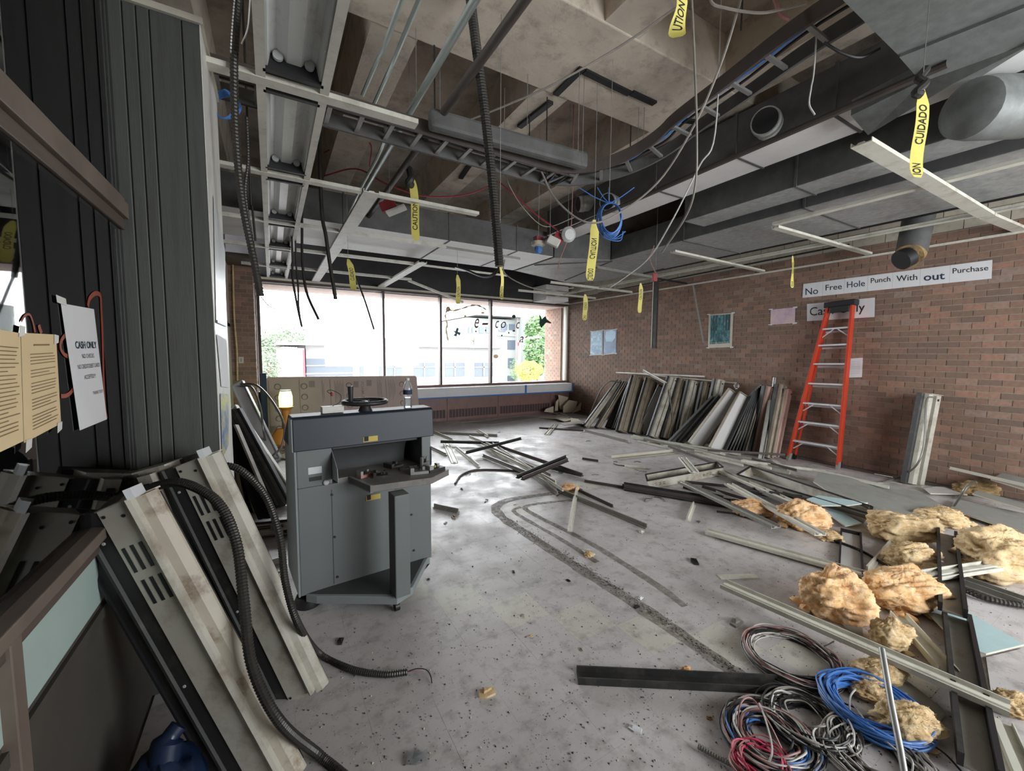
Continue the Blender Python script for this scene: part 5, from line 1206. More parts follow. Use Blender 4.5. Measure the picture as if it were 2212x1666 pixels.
leanR('thin grey profile leaning before the brown-pink fixture', cpx(1785,1032), cpx(1880,470), .06, 'frame', 'rail_grey', 'rail_grey', .3, 7.60)
leanR('rusty brown fixture near the right end of the wall pile', cpx(1850,1022), cpx(1985,325), .20, 'back', 'housing_tan', rot=.3, X=7.78)
leanR('pink narrow fixture at the right end of the wall pile', cpx(1902,1010), cpx(2030,365), .17, 'back', 'housing_pink', rot=.4, X=7.78)
tubething('pipe_end', 'shiny pipe end sticking up at the right of the wall pile', 'pipe', [pX(1670,850,7.72), pX(1674,816,7.78)], .03, 'steel', 12, None, 1)
rail('loose_rail', 'white tube lying along the tops of the wall pile', pX(1331,806,7.74), pX(1522,815,7.74), [(-.015,0),(.015,0),(.015,.03),(-.015,.03)], 'rail_white', 'rail', 'rails on the wall pile')
rail('loose_rail', 'second white tube behind the first on the wall pile', pX(1352,806,7.84), pX(1590,829,7.84), [(-.012,0),(.012,0),(.012,.025),(-.012,.025)], 'rail_white', 'rail', 'rails on the wall pile')
rail('loose_rail', 'pale rail slanting across the tops of the wall pile', pX(1389,802,7.55), pX(1439,830,7.45), TEE, 'rail_grey', 'rail', 'rails on the wall pile')
tubething('fixture_whip', 'grey conduit arching left of the wall pile', 'flexible conduit', [pX(1336,826,7.6), pX(1318,824,7.5), pX(1300,840,7.4), pX(1283,875,7.3), pX(1268,912,7.25)], .017, 'flex_light', 8)
tubething('fixture_whip', 'grey conduit hanging over the cream ridged fixture', 'flexible conduit', [pX(1447,842,7.4), pX(1449,870,7.3), pX(1453,895,7.2), pX(1452,910,7.15)], .012, 'flex_light', 8)
c = pX(1591,834,7.62); t = thing('glass_globe', 'clear glass globe lying on the wall pile', 'globe', c-V(0,0,.05)); mb = MB(); mb.lathe([(.002,-.05)]+[(.05*math.cos(a_), .05*math.sin(a_)) for a_ in np.linspace(-1.3,1.3,9)]+[(.002,.05)], c, 16); build(mb, 'globe', M['clear'], t, smooth=True)
mb = MB(); mb.lathe([(.018,-.06),(.018,-.045)], c, 12); build(mb, 'collar', M['steel'], t)
# --- single fixture by itself at the right
B = pz(1975,1046); T_ = pX(2012,852,7.74)
fS = fixture('lone light fixture leaning on the brick wall at far right, with a grey cable', B, T_, R0*.95+V(0,.1,0), .30, 'back', 'housing', 'black_dirty', None, False)
tubething('fixture_cable', 'grey cable curving down over the lone leaning fixture', 'cable', [pX(2018,858,7.55), pX(2003,862,7.50), pX(1999,900,7.40), pX(1996,960,7.3), pX(1980,1005,7.25), pz(1945,1030,.05), pz(1905,1042,.02)], .011, 'flex_light', 8)

# ================================================================ RAILS AND BOARDS ON THE FLOOR
PW = [(-.055,0),(.055,0),(.055,.028),(.049,.028),(.049,.007),(.02,.007),(.014,.02),(-.014,.02),(-.02,.007),(-.049,.007),(-.049,.028),(-.055,.028)]
CH = [(-.045,0),(.045,0),(.045,.04),(.038,.04),(.038,.006),(-.038,.006),(-.038,.04),(-.045,.04)]
ANG = [(-.05,0),(.05,0),(.05,.008),(-.042,.008),(-.042,.05),(-.05,.05)]
PR = {'tee': TEE, 'thin': THIN, 'wide': PW, 'chan': CH, 'ang': ANG, 'flat': [(-.03,0),(.03,0),(.03,.006),(-.03,.006)]}
GF = 'loose rails scattered on the floor'
def fr_(label, x0, y0, x1, y1, kind='tee', m='rail_white', z=0.0, z1=None):
    a, b = pz(x0, y0, z), pz(x1, y1, z if z1 is None else z1)
    return rail('loose_rail', label, a + V(0,0,.001), b + V(0,0,.001), PR[kind], m, 'rail', GF)
R_ = [
 ('short pale rail nearest the cutter in the back heap', 926,931,977,952,'tee','rail_white',.0),
 ('rail lying level at the back of the crossed heap', 950,937,1074,943,'tee','rail_grey',.0),
 ('stub of pale rail behind the crossed heap', 1031,931,1054,945,'tee','rail_white',.01),
 ('black rail lying level across the crossed heap', 952,957,1078,960,'tee','black_dirty',.05),
 ('broad pale rail pointing at the viewer beside the cutter', 963,958,982,1001,'wide','rail_white',.0),
 ('pale rail right of the broad one beside the cutter', 986,970,1034,1010,'tee','rail_white',.0),
 ('grey rail just beside the cutter table tip', 926,967,963,985,'tee','rail_grey',.0),
 ('black rail rising to the right over the crossed heap', 1007,981,1125,950,'tee','black_dirty',.09),
 ('pale rail in the middle of the crossed heap', 1014,946,1064,967,'tee','rail_white',.04),
 ('grey rail on the left side of the crossed heap', 1044,987,1140,1026,'tee','rail_grey',.02),
 ('long pale rail along the spine of the crossed heap', 1050,970,1200,1046,'tee','rail_white',.03),
 ('long dark rail along the right side of the crossed heap', 1078,967,1258,1030,'tee','pipe_dark',.04),
 ('second pale rail along the spine of the crossed heap', 1064,960,1216,1062,'thin','rail_white',.06),
 ('third pale rail along the spine of the crossed heap', 1036,958,1190,1030,'thin','rail_grey',.05),
 ('black rail crossing the heap, upper of the pair', 1117,1034,1222,990,'tee','black_dirty',.12),
 ('black rail crossing the heap, lower of the pair', 1128,1038,1226,997,'tee','pipe_dark',.10),
 ('rail stub running out of the front of the crossed heap', 1153,1031,1204,1070,'tee','rail_grey',.0),
 ('dark rail end right of the crossed pair', 1184,1012,1258,1030,'tee','black_dirty',.02),
 ('long dark-sided rail stretching out toward the viewer', 1204,1062,1398,1143,'tee','rail_grey',.0),
 ('dark rail beside the small wool tuft', 1246,1060,1324,1097,'thin','pipe_dark',.0),
 ('white rail pointing at the viewer from the small wool tuft', 1231,1149,1246,1052,'tee','rail_white',.02),
 ('thin rail end left of the black bundle', 1263,1042,1348,1056,'thin','pipe_dark',.0),
 ('top rail of the black rail bundle', 1346,1050,1605,1092,'chan','black_dirty',.03),
 ('middle rail of the black rail bundle', 1348,1056,1612,1100,'tee','pipe_dark',.02),
 ('bottom rail of the black rail bundle', 1348,1060,1620,1106,'thin','black_dirty',.0),
 ('dark rail behind the black bundle', 1480,1044,1730,1070,'thin','black_dirty',.04),
 ('short white rail below the black bundle', 1485,1127,1498,1093,'tee','rail_white',.0),
 ('grey wide rail sloping over the bundle toward the wool', 1472,1044,1676,1142,'wide','rail_grey',.10),
 ('white wide rail over the orange wool clumps', 1573,1048,1772,1158,'wide','rail_white',.12),
 ('white rail ending at the split wool rolls', 1527,1151,1876,1248,'wide','rail_white',.02),
 ('longest white wide rail in the right foreground', 1563,1266,2181,1538,'wide','rail_white',.10),
 ('short pale strip left of the wool roll', 1553,1248,1634,1245,'flat','rail_white',.0),
 ('short cream rail standing off behind the wool roll', 1872,1236,1922,1179,'tee','off_white',.0),
 ('white rail lying across the long black channel', 1950,1256,2148,1226,'wide','rail_white',.14),
 ('white rail thin and long along the foot of the wall pile', 1363,946,1600,984,'tee','rail_white',.02),
 ('second rail along the foot of the wall pile', 1368,944,1462,974,'tee','rail_white',.0),
 ('grey rail at the left foot of the wall pile', 1264,933,1356,957,'tee','rail_grey',.0),
 ('thin rail running from the wall pile to the ladder', 1390,950,1690,1017,'thin','rail_grey',.05),
 ('pale rail before the ladder', 1580,994,1706,1025,'tee','rail_white',.03),
 ('short white rail pointing at the ladder foot', 1672,995,1727,1032,'flat','rail_white',.03),
 ('white tube lying over the grey board', 1762,1018,1920,1056,'thin','rail_white',.14),
 ('wide white rail beside the long floor fixture', 1558,1020,1720,1092,'wide','rail_white',.06),
 ('wide short white rail across the near floor fixture', 1474,991,1500,1022,'wide','rail_white',.19),
 ('beige angle rail alone in mid floor', 1324,992,1457,978,'ang','off_white',.0),
 ('short rail leaning near the corner tiles', 1207,892,1261,917,'wide','rail_white',.02),
 ('short pale rail on the floor before the corner', 1181,940,1200,918,'wide','rail_white',.0),
 ('thin rail near the corner heap', 1165,926,1260,932,'thin','pipe_dark',.0),
 ('rail along the heater foot', 994,912,1130,905,'flat','rail_grey',.0),
 ('short rail right of the cutter leg', 938,1097,990,1108,'tee','rail_grey',.0),
 ('short dark stick right of the beige angle', 1258,993,1292,998,'thin','pipe_dark',.0),
 ('pale stick left of the near floor fixture', 1349,1009,1396,1012,'thin','rail_white',.0),
 ('white rail at far right before the wall', 2052,1014,2215,1052,'thin','off_white',.30),
 ('pale rail across the right end of the grey boards', 2106,1072,2188,1092,'flat','rail_white',.08),
 ('grey rail leaving the picture at right', 2070,1255,2215,1306,'chan','rail_grey',.03),
 ('white rail lying left of the cutter base', 572,1226,612,1214,'tee','rail_white',.0),
 ('second white rail left of the cutter base', 570,1243,612,1230,'flat','rail_white',.0)]
for r_ in R_: fr_(*r_)
fr_('black channel lying alone in the near foreground', 1247,1466,1790,1492,'chan','black_dirty',.0)
fixture('long black channel pointing at the viewer, far half', pz(2058,1318,.14), pz(2045,1150,.14), R0, .13, 'frame', 'black', 'black_dirty', None, False, 'metal_channel')
fixture('long black channel pointing at the viewer, near half', pz(2118,1660,.08), pz(2066,1328,.08), R0, .13, 'frame', 'black', 'black_dirty', None, False, 'metal_channel')
fr_('pale channel between the wool and the black channel', 1940,1335,2050,1460,'chan','rail_white',.03)
fr_('pale rail end at the lower right corner', 2150,1560,2200,1680,'wide','rail_white',.02)
a, b = pz(1840,1150,.02), pz(1840,1262,.02)
fixture('black-edged fixture frame lying before the wool rolls', pz(1838,1262,.03), pz(1838,1148,.03), R0, .16, 'face', 'diffuser', 'black', None, False)
tubething('steel_rod', 'bright steel conduit rod slanting up out of the bottom edge', 'rod', [pz(1962,1720,.12), pd(1945,1620,1.62), pd(1925,1520,1.72), pd(1905,1402,1.9)], [.012]*3+[.012] if False else .012, 'steel', 10, None, 1)

# troffers lying open on the floor
def floor_troffer(label, pts, h):
    q = [pz(x, y, h) for x, y in pts]         # rim corners: near-left, near-right, far-right, far-left
    t = thing('floor_troffer', label, 'light fixture', (q[0]+q[2])/2*V(1,1,0), 'open fixtures lying on the floor'); c = (q[0]+q[1]+q[2]+q[3])/4
    bot = [V(*( (p-c)*.93 + c)) - V(0,0,h-.004) for p in q]
    for i in range(4):
        a, b = q[i], q[(i+1) % 4]; a2, b2 = bot[i], bot[(i+1) % 4]; inn = unit(c-(a+b)/2)*.006
        mb = MB(); mb.prism([a2, b2, b, a], inn); s = build(mb, 'side_wall', M['housing'], t)
        if i in (0, 2):
            L_ = np.linalg.norm(b-a)
            for k in range(6):
                f = (.08+.05*k) if k < 3 else (.72+.05*(k-3))
                for r_ in range(2):
                    p0 = (a2*(1-f)+b2*f)*(.45+.2*r_) + (a*(1-f)+b*f)*(.55-.2*r_); d = unit(b-a)*.05; mb = MB(); mb.obox(p0-inn*.4, d*.8, inn*.3, V(0,0,.006)); build(mb, 'vent_slot', M['black'], s)
        mb = MB(); o_ = unit((a+b)/2-c)*.012; mb.prism([a+o_, b+o_, b-o_*1.4, a-o_*1.4], V(0,0,.012)); build(mb, 'rim', M['black'], t)
    mb = MB(); mb.prism(bot, V(0,0,.006)); build(mb, 'inner_pan', M['diffuser'], t)
floor_troffer('open fixture tray with black rim lying near mid floor, white rail across it', ((1398,1040),(1562,1010),(1548,999),(1394,1026)), .12)
floor_troffer('long open fixture tray with black rim lying by the grey board', ((1592,1026),(1880,1112),(1884,1096),(1622,1008)), .12)

# boards
def board(name, label, px, z, th, m, tilt=None, core='gypsum_core', cat='board'):
    q = [pz(x, y, z + (tilt[i] if tilt else 0)) for i, (x, y) in enumerate(px)]
    t = thing(name, label, cat, sum(q)/len(q)*V(1,1,0)+V(0,0,min(p[2] for p in q)), 'broken boards on the floor')
    mb = MB(); mb.prism([p-V(0,0,.002) for p in q], V(0,0,-(th-.002))); build(mb, 'core', M[core], t)
    mb = MB(); mb.prism(q, V(0,0,-.002)); build(mb, 'face', M[m], t)
board('plaster_board', 'big grey plasterboard sheet lying at right, broken cream edge at left', ((1768,1019),(1757,1040),(1782,1056),(1830,1080),(1905,1112),(1990,1120),(2050,1100),(1985,1062),(1880,1040)), .09, .016, 'gypsum', [.10,.06,.05,.02,0,0,0,.02,.06])
board('plaster_board', 'lighter grey plasterboard sheet under the cable at far right', ((2065,1078),(2052,1100),(2212,1152),(2260,1150),(2260,1118),(2120,1090)), .05, .016, 'gypsum')
board('plaster_board', 'light blue pointed board scrap on the grey sheet', ((1742,1078),(1768,1070),(1875,1086),(1830,1092),(1775,1092)), .13, .012, 'teal')
board('plaster_board', 'pale blue board strip below the pointed scrap', ((1768,1094),(1790,1092),(1862,1130),(1826,1136)), .05, .012, 'teal')
board('plaster_board', 'teal triangular board at the right edge behind the black channel', ((2000,1318),(2040,1308),(2085,1318),(2212,1392),(2130,1412),(2070,1392)), .05, .012, 'teal')
board('plaster_board', 'grey board scrap below the long white rail', ((1850,1478),(1935,1452),(2030,1525),(2044,1540),(2025,1560),(1990,1540)), .02, .012, 'gypsum')
board('plaster_board', 'grey plaster sheet behind the lone fixture at far right', ((2140,1035),(2165,1022),(2230,1036),(2230,1062)), .25, .016, 'gypsum', [0,.05,.05,0])
board('plaster_board', 'dark grey board plank crossing at far right', ((2100,1066),(2112,1060),(2230,1092),(2230,1104)), .13, .016, 'gypsum')
board('plaster_board', 'pale board scrap left of the lone fixture', ((1990,1050),(2040,1052),(2090,1068),(2010,1066)), .04, .012, 'diffuser')
board('plaster_board', 'grey pale board under the wool rolls', ((1815,1345),(1862,1330),(1864,1372),(1840,1368)), .01, .01, 'gypsum')
board('floor_sheet', 'flat dark sheet lying along the heater', ((1000,915),(1130,900),(1170,902),(1060,917)), .008, .006, 'rail_grey', None, 'rail_grey')
board('floor_sheet', 'pale vinyl sheet curled in the lower right corner', ((2130,1420),(2212,1400),(2240,1500),(2140,1490)), .012, .006, 'tile_grey', None, 'tile_grey')
# broken ceiling tiles in the far corner
for k, (lab, px, Y, th) in enumerate((('broken cream ceiling tile at the left of the corner heap', ((1176,890),(1196,892),(1197,878),(1180,884)), 9.5, .05), ('tall cream ceiling tile standing in the corner heap', ((1210,884),(1222,884),(1230,858),(1209,853)), 9.55, .05), ('big torn ceiling tile in front of the corner heap', ((1217,892),(1243,890),(1249,868),(1232,865),(1218,878)), 9.3, .05), ('grey torn tile leaning at the right of the corner heap', ((1236,893),(1255,886),(1258,870),(1248,880)), 9.2, .05), ('thin tile slab between the standing tiles', ((1199,888),(1206,888),(1209,862),(1203,868)), 9.52, .05))):
    q = [pY(x, y, Y) for x, y in px]; q = [V(p[0], p[1] + (p[2])*.12, max(p[2], .0)) for p in q]; mz = min(p[2] for p in q); q = [p - V(0,0,max(0,mz-.12)) for p in q]
    mb = MB(); mb.prism(q, V(.02,.045,0)); tag(build(mb, 'ceiling_tile_scrap', M['tile_board']), lab, 'ceiling tile', 'broken ceiling tiles in the corner')
for k in range(9):
    p = pz(1180+9*k, random.uniform(888,915), .01+.012*k); an = random.uniform(0,3); u = V(math.cos(an), math.sin(an), 0); w_ = V(-u[1], u[0], 0); s0, s1 = random.uniform(.2,.5), random.uniform(.08,.2)
    mb = MB(); mb.prism([p-u*s0-w_*s1, p+u*s0*.7-w_*s1*.8, p+u*s0+w_*s1*.5, p-u*s0*.6+w_*s1], V(0,0,.012)); tag(build(mb, 'ceiling_tile_scrap', M['tile_board' if k % 2 else 'rail_grey']), 'flat %s tile flake on the floor below the corner heap, %s from the left' % ('cream' if k % 2 else 'grey', ['first','second','third','fourth','fifth'][k//2]), 'ceiling tile', 'tile flakes in the corner litter')

# ================================================================ FIBREGLASS WOOL
def wool(label, x0, x1, yb, hpx, m='insul', seed=0, asp=.7, roll=0.0, z0=0.0):
    a, b = pz(x0, yb, z0), pz(x1, yb, z0); c = (a+b)/2; w_ = np.linalg.norm(b-a)/2; D = (c-CAM)@FWD; h = hpx*D/FPX/1.9
    ud = unit(b-a); vd = V(-ud[1], ud[0], 0); nx, ny = 110, 56; vs = []
    for j in range(ny+1):
        ph = -math.pi/2 + math.pi*j/ny
        for i in range(nx):
            th = 2*math.pi*i/nx; p = np.array((math.cos(ph)*math.cos(th), math.cos(ph)*math.sin(th), math.sin(ph)))
            q = Vector((p[0]*1.1+seed*3.1, p[1]*1.1, p[2]*1.1))
            wq_ = Vector((p[0]*1.3+seed, p[1]*5.5, p[2]*5.5))
            d = 1 + .34*noise.fractal(q, 1.0, 2.0, 3) + .13*noise.fractal(wq_, .9, 2.1, 4) + .035*noise.noise(q*14) + .02*noise.noise(q*31)
            vs.append(c + ud*p[0]*w_*d + vd*p[1]*w_*asp*d + V(0,0,max(0.0, h*.78 + p[2]*h*(d+.12*noise.noise(wq_*.8)))))
    fs = []
    for j in range(ny):
        for i in range(nx): fs.append((j*nx+i, j*nx+(i+1) % nx, (j+1)*nx+(i+1) % nx, (j+1)*nx+i))
    mb = MB(); mb.add(vs, fs); t = thing('insulation_clump', label, 'insulation', c*V(1,1,0)+V(0,0,z0), 'fibreglass wool on the floor'); build(mb, 'wool_body', M[m], t, smooth=True, soft=True)
    fb = MB(); rr_ = random.Random(seed)
    for k in range(1400):
        p = vs[rr_.randrange(nx*6, len(vs)-nx*2)]; dd = unit([rr_.gauss(0,1), rr_.gauss(0,1), rr_.gauss(0,.7)]); out_ = unit(p-c-V(0,0,h*.7)); dd = unit(dd - out_*(dd@out_)*.6); ln = w_*rr_.uniform(.05,.16); sw = unit(np.cross(dd, out_))*.0007*max(1,D*.4)
        p2 = p + dd*ln + out_*ln*.12; pm_ = p + dd*ln*.5 + out_*ln*.22
        if p2[2] < 0: continue
        fb.add([p-sw, p+sw, pm_+sw, p2, pm_-sw], [(0,1,2,4),(4,2,3)])
    o = build(fb, 'wool_fibre', M[m], t); o['kind'] = 'stuff'
    for k in range(3):
        an = random.uniform(0,6.28); rr = random.uniform(.75,1.1); p = c + ud*math.cos(an)*w_*rr + vd*math.sin(an)*w_*asp*rr; s = w_*random.uniform(.12,.25); mb = MB(); vs = []
        for j in range(9):
            ph = -math.pi/2+math.pi*j/8
            for i in range(12):
                th = 2*math.pi*i/12; d = 1+.5*noise.noise(Vector((math.cos(th)*1.5+k*5+seed, math.sin(th)*1.5, ph*1.5))); vs.append(p + V(math.cos(ph)*math.cos(th)*s*d, math.cos(ph)*math.sin(th)*s*d, max(0.0, s*.4+math.sin(ph)*s*.5*d)))
        fs = [(j*12+i, j*12+(i+1) % 12, (j+1)*12+(i+1) % 12, (j+1)*12+i) for j in range(8) for i in range(12)]; mb.add(vs, fs); build(mb, 'wool_tuft', M[m], t, smooth=True)
    return t
wool('small orange wool tuft at the left of the floor rails', 1586,1660,1112,34,'insul',1)
wool('round orange wool clump behind the white wide rail', 1692,1785,1138,58,'insul',2)
wool('flat wool slab on the grey board', 1885,2010,1162,58,'insul_pale',3)
wool('thin pale wool strip behind the wool slab', 1985,2080,1130,34,'insul_pale',4)
wool('torn pale wool clump left of the black channel', 1925,2022,1228,54,'insul_pale',5)
wool('largest wool batt at the right edge', 2075,2240,1238,92,'insul_pale',6)
wool('curled orange wool roll, left half of the pair', 1735,1866,1326,104,'insul',7, .8)
wool('smooth orange wool roll, right half of the pair', 1868,2022,1312,84,'insul',8, .6)
wool('pale wool piece with a reddish fold below the rolls', 1882,1964,1398,66,'insul_pale',9)
wool('dusty wool mound beside the steel rod', 1848,1940,1468,44,'insul_pale',10)
wool('long wool shreds under the blue cable coil', 1900,2025,1590,70,'insul_pale',11)
wool('dusty wool strip left of the shreds', 1842,1930,1505,34,'insul_pale',15)
wool('pale wool torn at the lower right edge', 2150,2230,1540,40,'insul_pale',12)
wool('dirty brown wool heap by the brick wall at far right', 2070,2144,1068,30,'insul_dirty',13)
wool('tiny wool tuft on the crossed rails', 1208,1248,1062,16,'insul',14)
wool('tiny wool tuft on a strip in mid floor', 1262,1280,1203,13,'insul_pale',16)
wool('wool crumb under the white rail near the orange clump', 1888,1925,1165,26,'insul_pale',18) if False else None
wool('small wool shred right of the orange clump', 1770,1815,1166,20,'insul_pale',19)
wool('orange foam crumb on the floor left of the black channel tip', 1473,1493,1455,16,'insul',20)

# ================================================================ WIRE COILS
def coil(label, cx, cy, rx, turns, mats, r=.004, jit=.03, z0=.006, asp=1.0, spread=0.0):
    c = pz(cx, cy, 0); e = pz(cx+rx, cy, 0); R = np.linalg.norm(e-c); t = thing('wire_coil', label, 'wire coil', c, 'wire coils in the right foreground'); rnd = random.Random(cx)
    for k in range(turns):
        ph = rnd.uniform(0,6.28); ra = R*(1+rnd.uniform(-jit*2,jit*2)-spread*rnd.random()**2); ox, oy = rnd.uniform(-jit,jit)*R, rnd.uniform(-jit,jit)*R; pts = []; f1 = rnd.uniform(0,6); zz = z0 + rnd.uniform(0,.035)
        for i in range(56):
            an = 2*math.pi*i/56; q = ra*(1+jit*.6*math.sin(2*an+f1)+jit*.3*math.sin(5*an+f1*2))
            pts.append(c + V(ox + q*math.cos(an+ph), oy + asp*q*math.sin(an+ph), max(r, zz + .012*math.sin(an*2+f1) + .01*math.sin(3*an))))
        mb = MB(); mb.tube(pts, r, 5, closed=True); build(mb, 'wire_turn', M[mats[k % len(mats)]], t, smooth=True)
    return t, c, R
coil('open coil of red, white and black wire in the right foreground', 1708,1428,82,34,['cable_rose','cable_black','cable_white','cable_rose','cable_grey','cable_black','cable_white'],.0032,.05)
coil('big tangled coil of black, white and blue wire at the bottom edge', 1662,1605,84,60,['cable_black','cable_white','cable_black','cable_blue','cable_grey','cable_black','cable_rose'],.0042,.07,spread=.5)
coil('black wire coil behind the big tangled one', 1742,1568,74,44,['cable_black','cable_black','cable_grey','cable_black','cable_white'],.004,.10,spread=.4)
coil('bright blue network cable coil in the right foreground', 1885,1548,88,40,['cable_blue','cable_blue','cable_blue','blue_tape'],.005,.05,z0=.03,spread=.35)
coil('pale and grey wire tangle at the bottom right', 1900,1650,80,30,['cable_white','cable_grey','cable_black','cable_white'],.004,.16)
coil('pink wire bundle at the bottom edge', 1645,1668,50,22,['cable_pink','cable_pink','cable_rose'],.004,.14)
ww = [('brown wire arching over the big tangled coil', [(1592,1580,.02),(1600,1520,.14),(1625,1510,.12),(1660,1560,.1),(1690,1620,.03)], 'cable_rose'), ('twisted pair standing up from the big coil', [(1640,1520,.10),(1655,1560,.12),(1668,1620,.08),(1655,1660,.02)], 'cable_white'),
      ('white wire looping over the blue coil', [(1850,1600,.03),(1835,1520,.06),(1848,1490,.05),(1880,1478,.03),(1960,1500,.02)], 'cable_white'), ('black wire from the red coil to the blue one', [(1740,1470,.02),(1780,1492,.02),(1800,1510,.02),(1850,1530,.02)], 'cable_black'),
      ('pale wire crossing under the steel rod', [(1840,1520,.05),(1890,1580,.06),(1960,1640,.04),(2010,1680,.03)], 'cable_white'), ('black wire leading to the lower right corner', [(1950,1580,.03),(2030,1620,.03),(2080,1670,.02)], 'cable_black'),
      ('grey wire whisker right of the red coil', [(1762,1404,.02),(1785,1395,.03),(1801,1386,.02)], 'cable_black')]
for lab, pts, m in ww: tubething('loose_wire', lab, 'wire', [pz(*q) for q in pts], .004, m, 6, 'loose wires around the coils')
flex('flex_scrap', 'short ribbed steel conduit scrap at the bottom edge', [pz(1508,1612,.02), pz(1545,1632,.02), pz(1620,1672,.02)], .013, 'flex_light', True, .01, group='conduit scraps on the floor')
flex('flex_scrap', 'black ribbed hose lying at the right edge', [pz(2070,1268,.03), pz(2120,1290,.03), pz(2170,1302,.03), pz(2230,1312,.03)], .02, 'flex', True, .02, group='conduit scraps on the floor')
flex('flex_scrap', 'black ribbed hose behind the wool rolls', [pz(1795,1165,.02), pz(1860,1190,.02), pz(1920,1225,.02), pz(1960,1240,.02)], .012, 'flex', True, .02, group='conduit scraps on the floor')
flex('flex_scrap', 'black ribbed hose under the sloping wide rail', [pz(1548,1105,.02), pz(1600,1113,.02), pz(1680,1138,.02)], .012, 'flex', True, .02, group='conduit scraps on the floor')
tubething('rubber_strip', 'dark rubber strip curved on the shiny floor right of the cutter', 'strip', [pz(983,1045,.01), pz(995,1028,.01), pz(1020,1017,.01), pz(1060,1015,.01), pz(1130,1018,.01)], .014, 'pipe_dark', 8)
tubething('board_cable', 'pale conduit arching over the plaster sheets at far right', 'cable', [pz(2062,1092,.06), pX(2078,1068,6.4), pX(2090,1050,6.4), pX(2110,1042,6.4)], .012, 'flex_light', 8)
# blue bag in the dark corner
c = pz(330,1610); t = thing('plastic_bag', 'crumpled dark blue bag in the shadow under the nearest fixture', 'bag', V(-.36,1.78,0)); c = V(-.40,1.80,0); vs = []
M['bag'] = mat('blue_bag', (22,38,66), .35, var=.4, dirt=(96,44,44), dscale=4, dlo=.62, dhi=.68, damt=.8)
for j in range(21):
    ph = -math.pi/2+math.pi*j/20
    for i in range(28):
        th = 2*math.pi*i/28; p = Vector((math.cos(ph)*math.cos(th), math.cos(ph)*math.sin(th), math.sin(ph))); d = 1+.35*noise.ridged_multi_fractal(p*1.8, 1, 2, 4, 1, 2)*.5-.15
        vs.append(c + V(p.x*.13*d, p.y*.16*d, max(0, .13+p.z*.17*d)))
mb = MB(); mb.add(vs, [(j*28+i, j*28+(i+1) % 28, (j+1)*28+(i+1) % 28, (j+1)*28+i) for j in range(20) for i in range(28)]); build(mb, 'bag_body', M['bag'], t, smooth=True)
mb = MB(); mb.tube(smooth_path([c+V(.02,0,.28), c+V(.03,.02,.34), c+V(.06,.04,.37)], 4), [.05]*5+[.03]*4, 10); build(mb, 'bag_neck', M['bag'], t, smooth=True)

# ================================================================ SMALL LITTER
litter = [(1383,1293,'paper',.05,'small white paper scrap on the floor in mid foreground'),(1128,1330,'housing_tan',.03,'tan crumb of board in mid foreground'),(1375,1312,'black',.05,'black plastic clip beside the white scrap'),(1590,1347,'rail_grey',.10,'ribbed metal offcut near the red coil'),(1052,1500,'insul_pale',.09,'cream splinter in the near foreground'),(1227,1255,'black',.04,'black chip near the pale tiles'),(1109,1236,'black',.04,'small black hook on the floor'),(1255,1404,'housing_tan',.03,'square brown chip near the pale tiles'),(1147,1375,'insul_pale',.03,'cream crumb near the pale tiles'),(997,1057,'black',.06,'black block on the shiny floor'),(1048,1085,'black',.04,'small black cube on the shiny floor'),(1112,1089,'rail_white',.05,'short white stub on the floor mark'),(962,1130,'rail_grey',.05,'grey stub by the cutter'),(980,1118,'housing_tan',.08,'brass-coloured socket by the cutter'),(1372,1577,'paper',.06,'torn pale paper flake at the bottom centre'),(900,1640,'clear',.09,'torn clear plastic at the bottom edge'),(1500,1215,'black',.10,'bent black wire hook in mid floor'),(1270,1196,'rail_white',.12,'pale strip under the tiny wool tuft'),(1385,1150,'rail_white',.07,'ribbed white offcut at the end of the long rail'),(735,1387,'black_dirty',.06,'dark tangle by the cutter conduit'),(1510,1128,'rail_grey',.05,'grey offcut below the black bundle'),(1533,1553,'insul_dirty',.03,'crumb left of the wire coils'),(925,1252,'black',.03,'black crumb by the cutter base')]
for px, py, m, s, lab in litter:
    p = pz(px, py); rnd = random.Random(px); an = rnd.uniform(0,3.1); u = V(math.cos(an), math.sin(an), 0); w_ = V(-u[1], u[0], 0); h = s*.28
    mb = MB(); mb.prism([p-u*s*.5-w_*s*.2, p+u*s*.4-w_*s*.3, p+u*s*.5+w_*s*.15, p+u*s*.05+w_*s*.3, p-u*s*.45+w_*s*.2], V(0,0,h*.5)); mb.prism([p-u*s*.3-w_*s*.1+V(0,0,h*.5), p+u*s*.1-w_*s*.2+V(0,0,h*.5), p+u*s*.2+w_*s*.1+V(0,0,h*.5)], V(0,0,h*.5))
    tag(build(mb, 'floor_scrap', M[m]), lab, 'scrap', 'small scraps on the floor')
rnd = random.Random(3); mb = MB()
for k in range(4800):
    px, py = rnd.uniform(640,2200), rnd.uniform(930,1660)
    if px < 960 and py < 1320: continue
    p = pz(px, py)
    if p[0] > 7.8 or p[1] > 9.6: continue
    D = (p-CAM)@FWD; s = rnd.choice((.002,.0025,.003,.004,.006)) * rnd.uniform(.7,1.3)
    mb.mi = rnd.choice((0,0,1,2,3)); an = rnd.uniform(0,6.28); r3 = [p + V(math.cos(an+q)*s*rnd.uniform(.6,1.3), math.sin(an+q)*s*rnd.uniform(.6,1.3), 0) for q in (0,1.9,4.0)]
    mb.add(r3 + [p+V(0,0,s*rnd.uniform(.5,1.2))], [(0,1,3),(1,2,3),(2,0,3)])
o = tag(build(mb, 'grit', [M['pipe_dark'], M['housing_tan'], M['tile_board'], M['black_dirty']]), 'dark grit and crumbs scattered all over the tiled floor', 'grit'); o['kind'] = 'stuff'
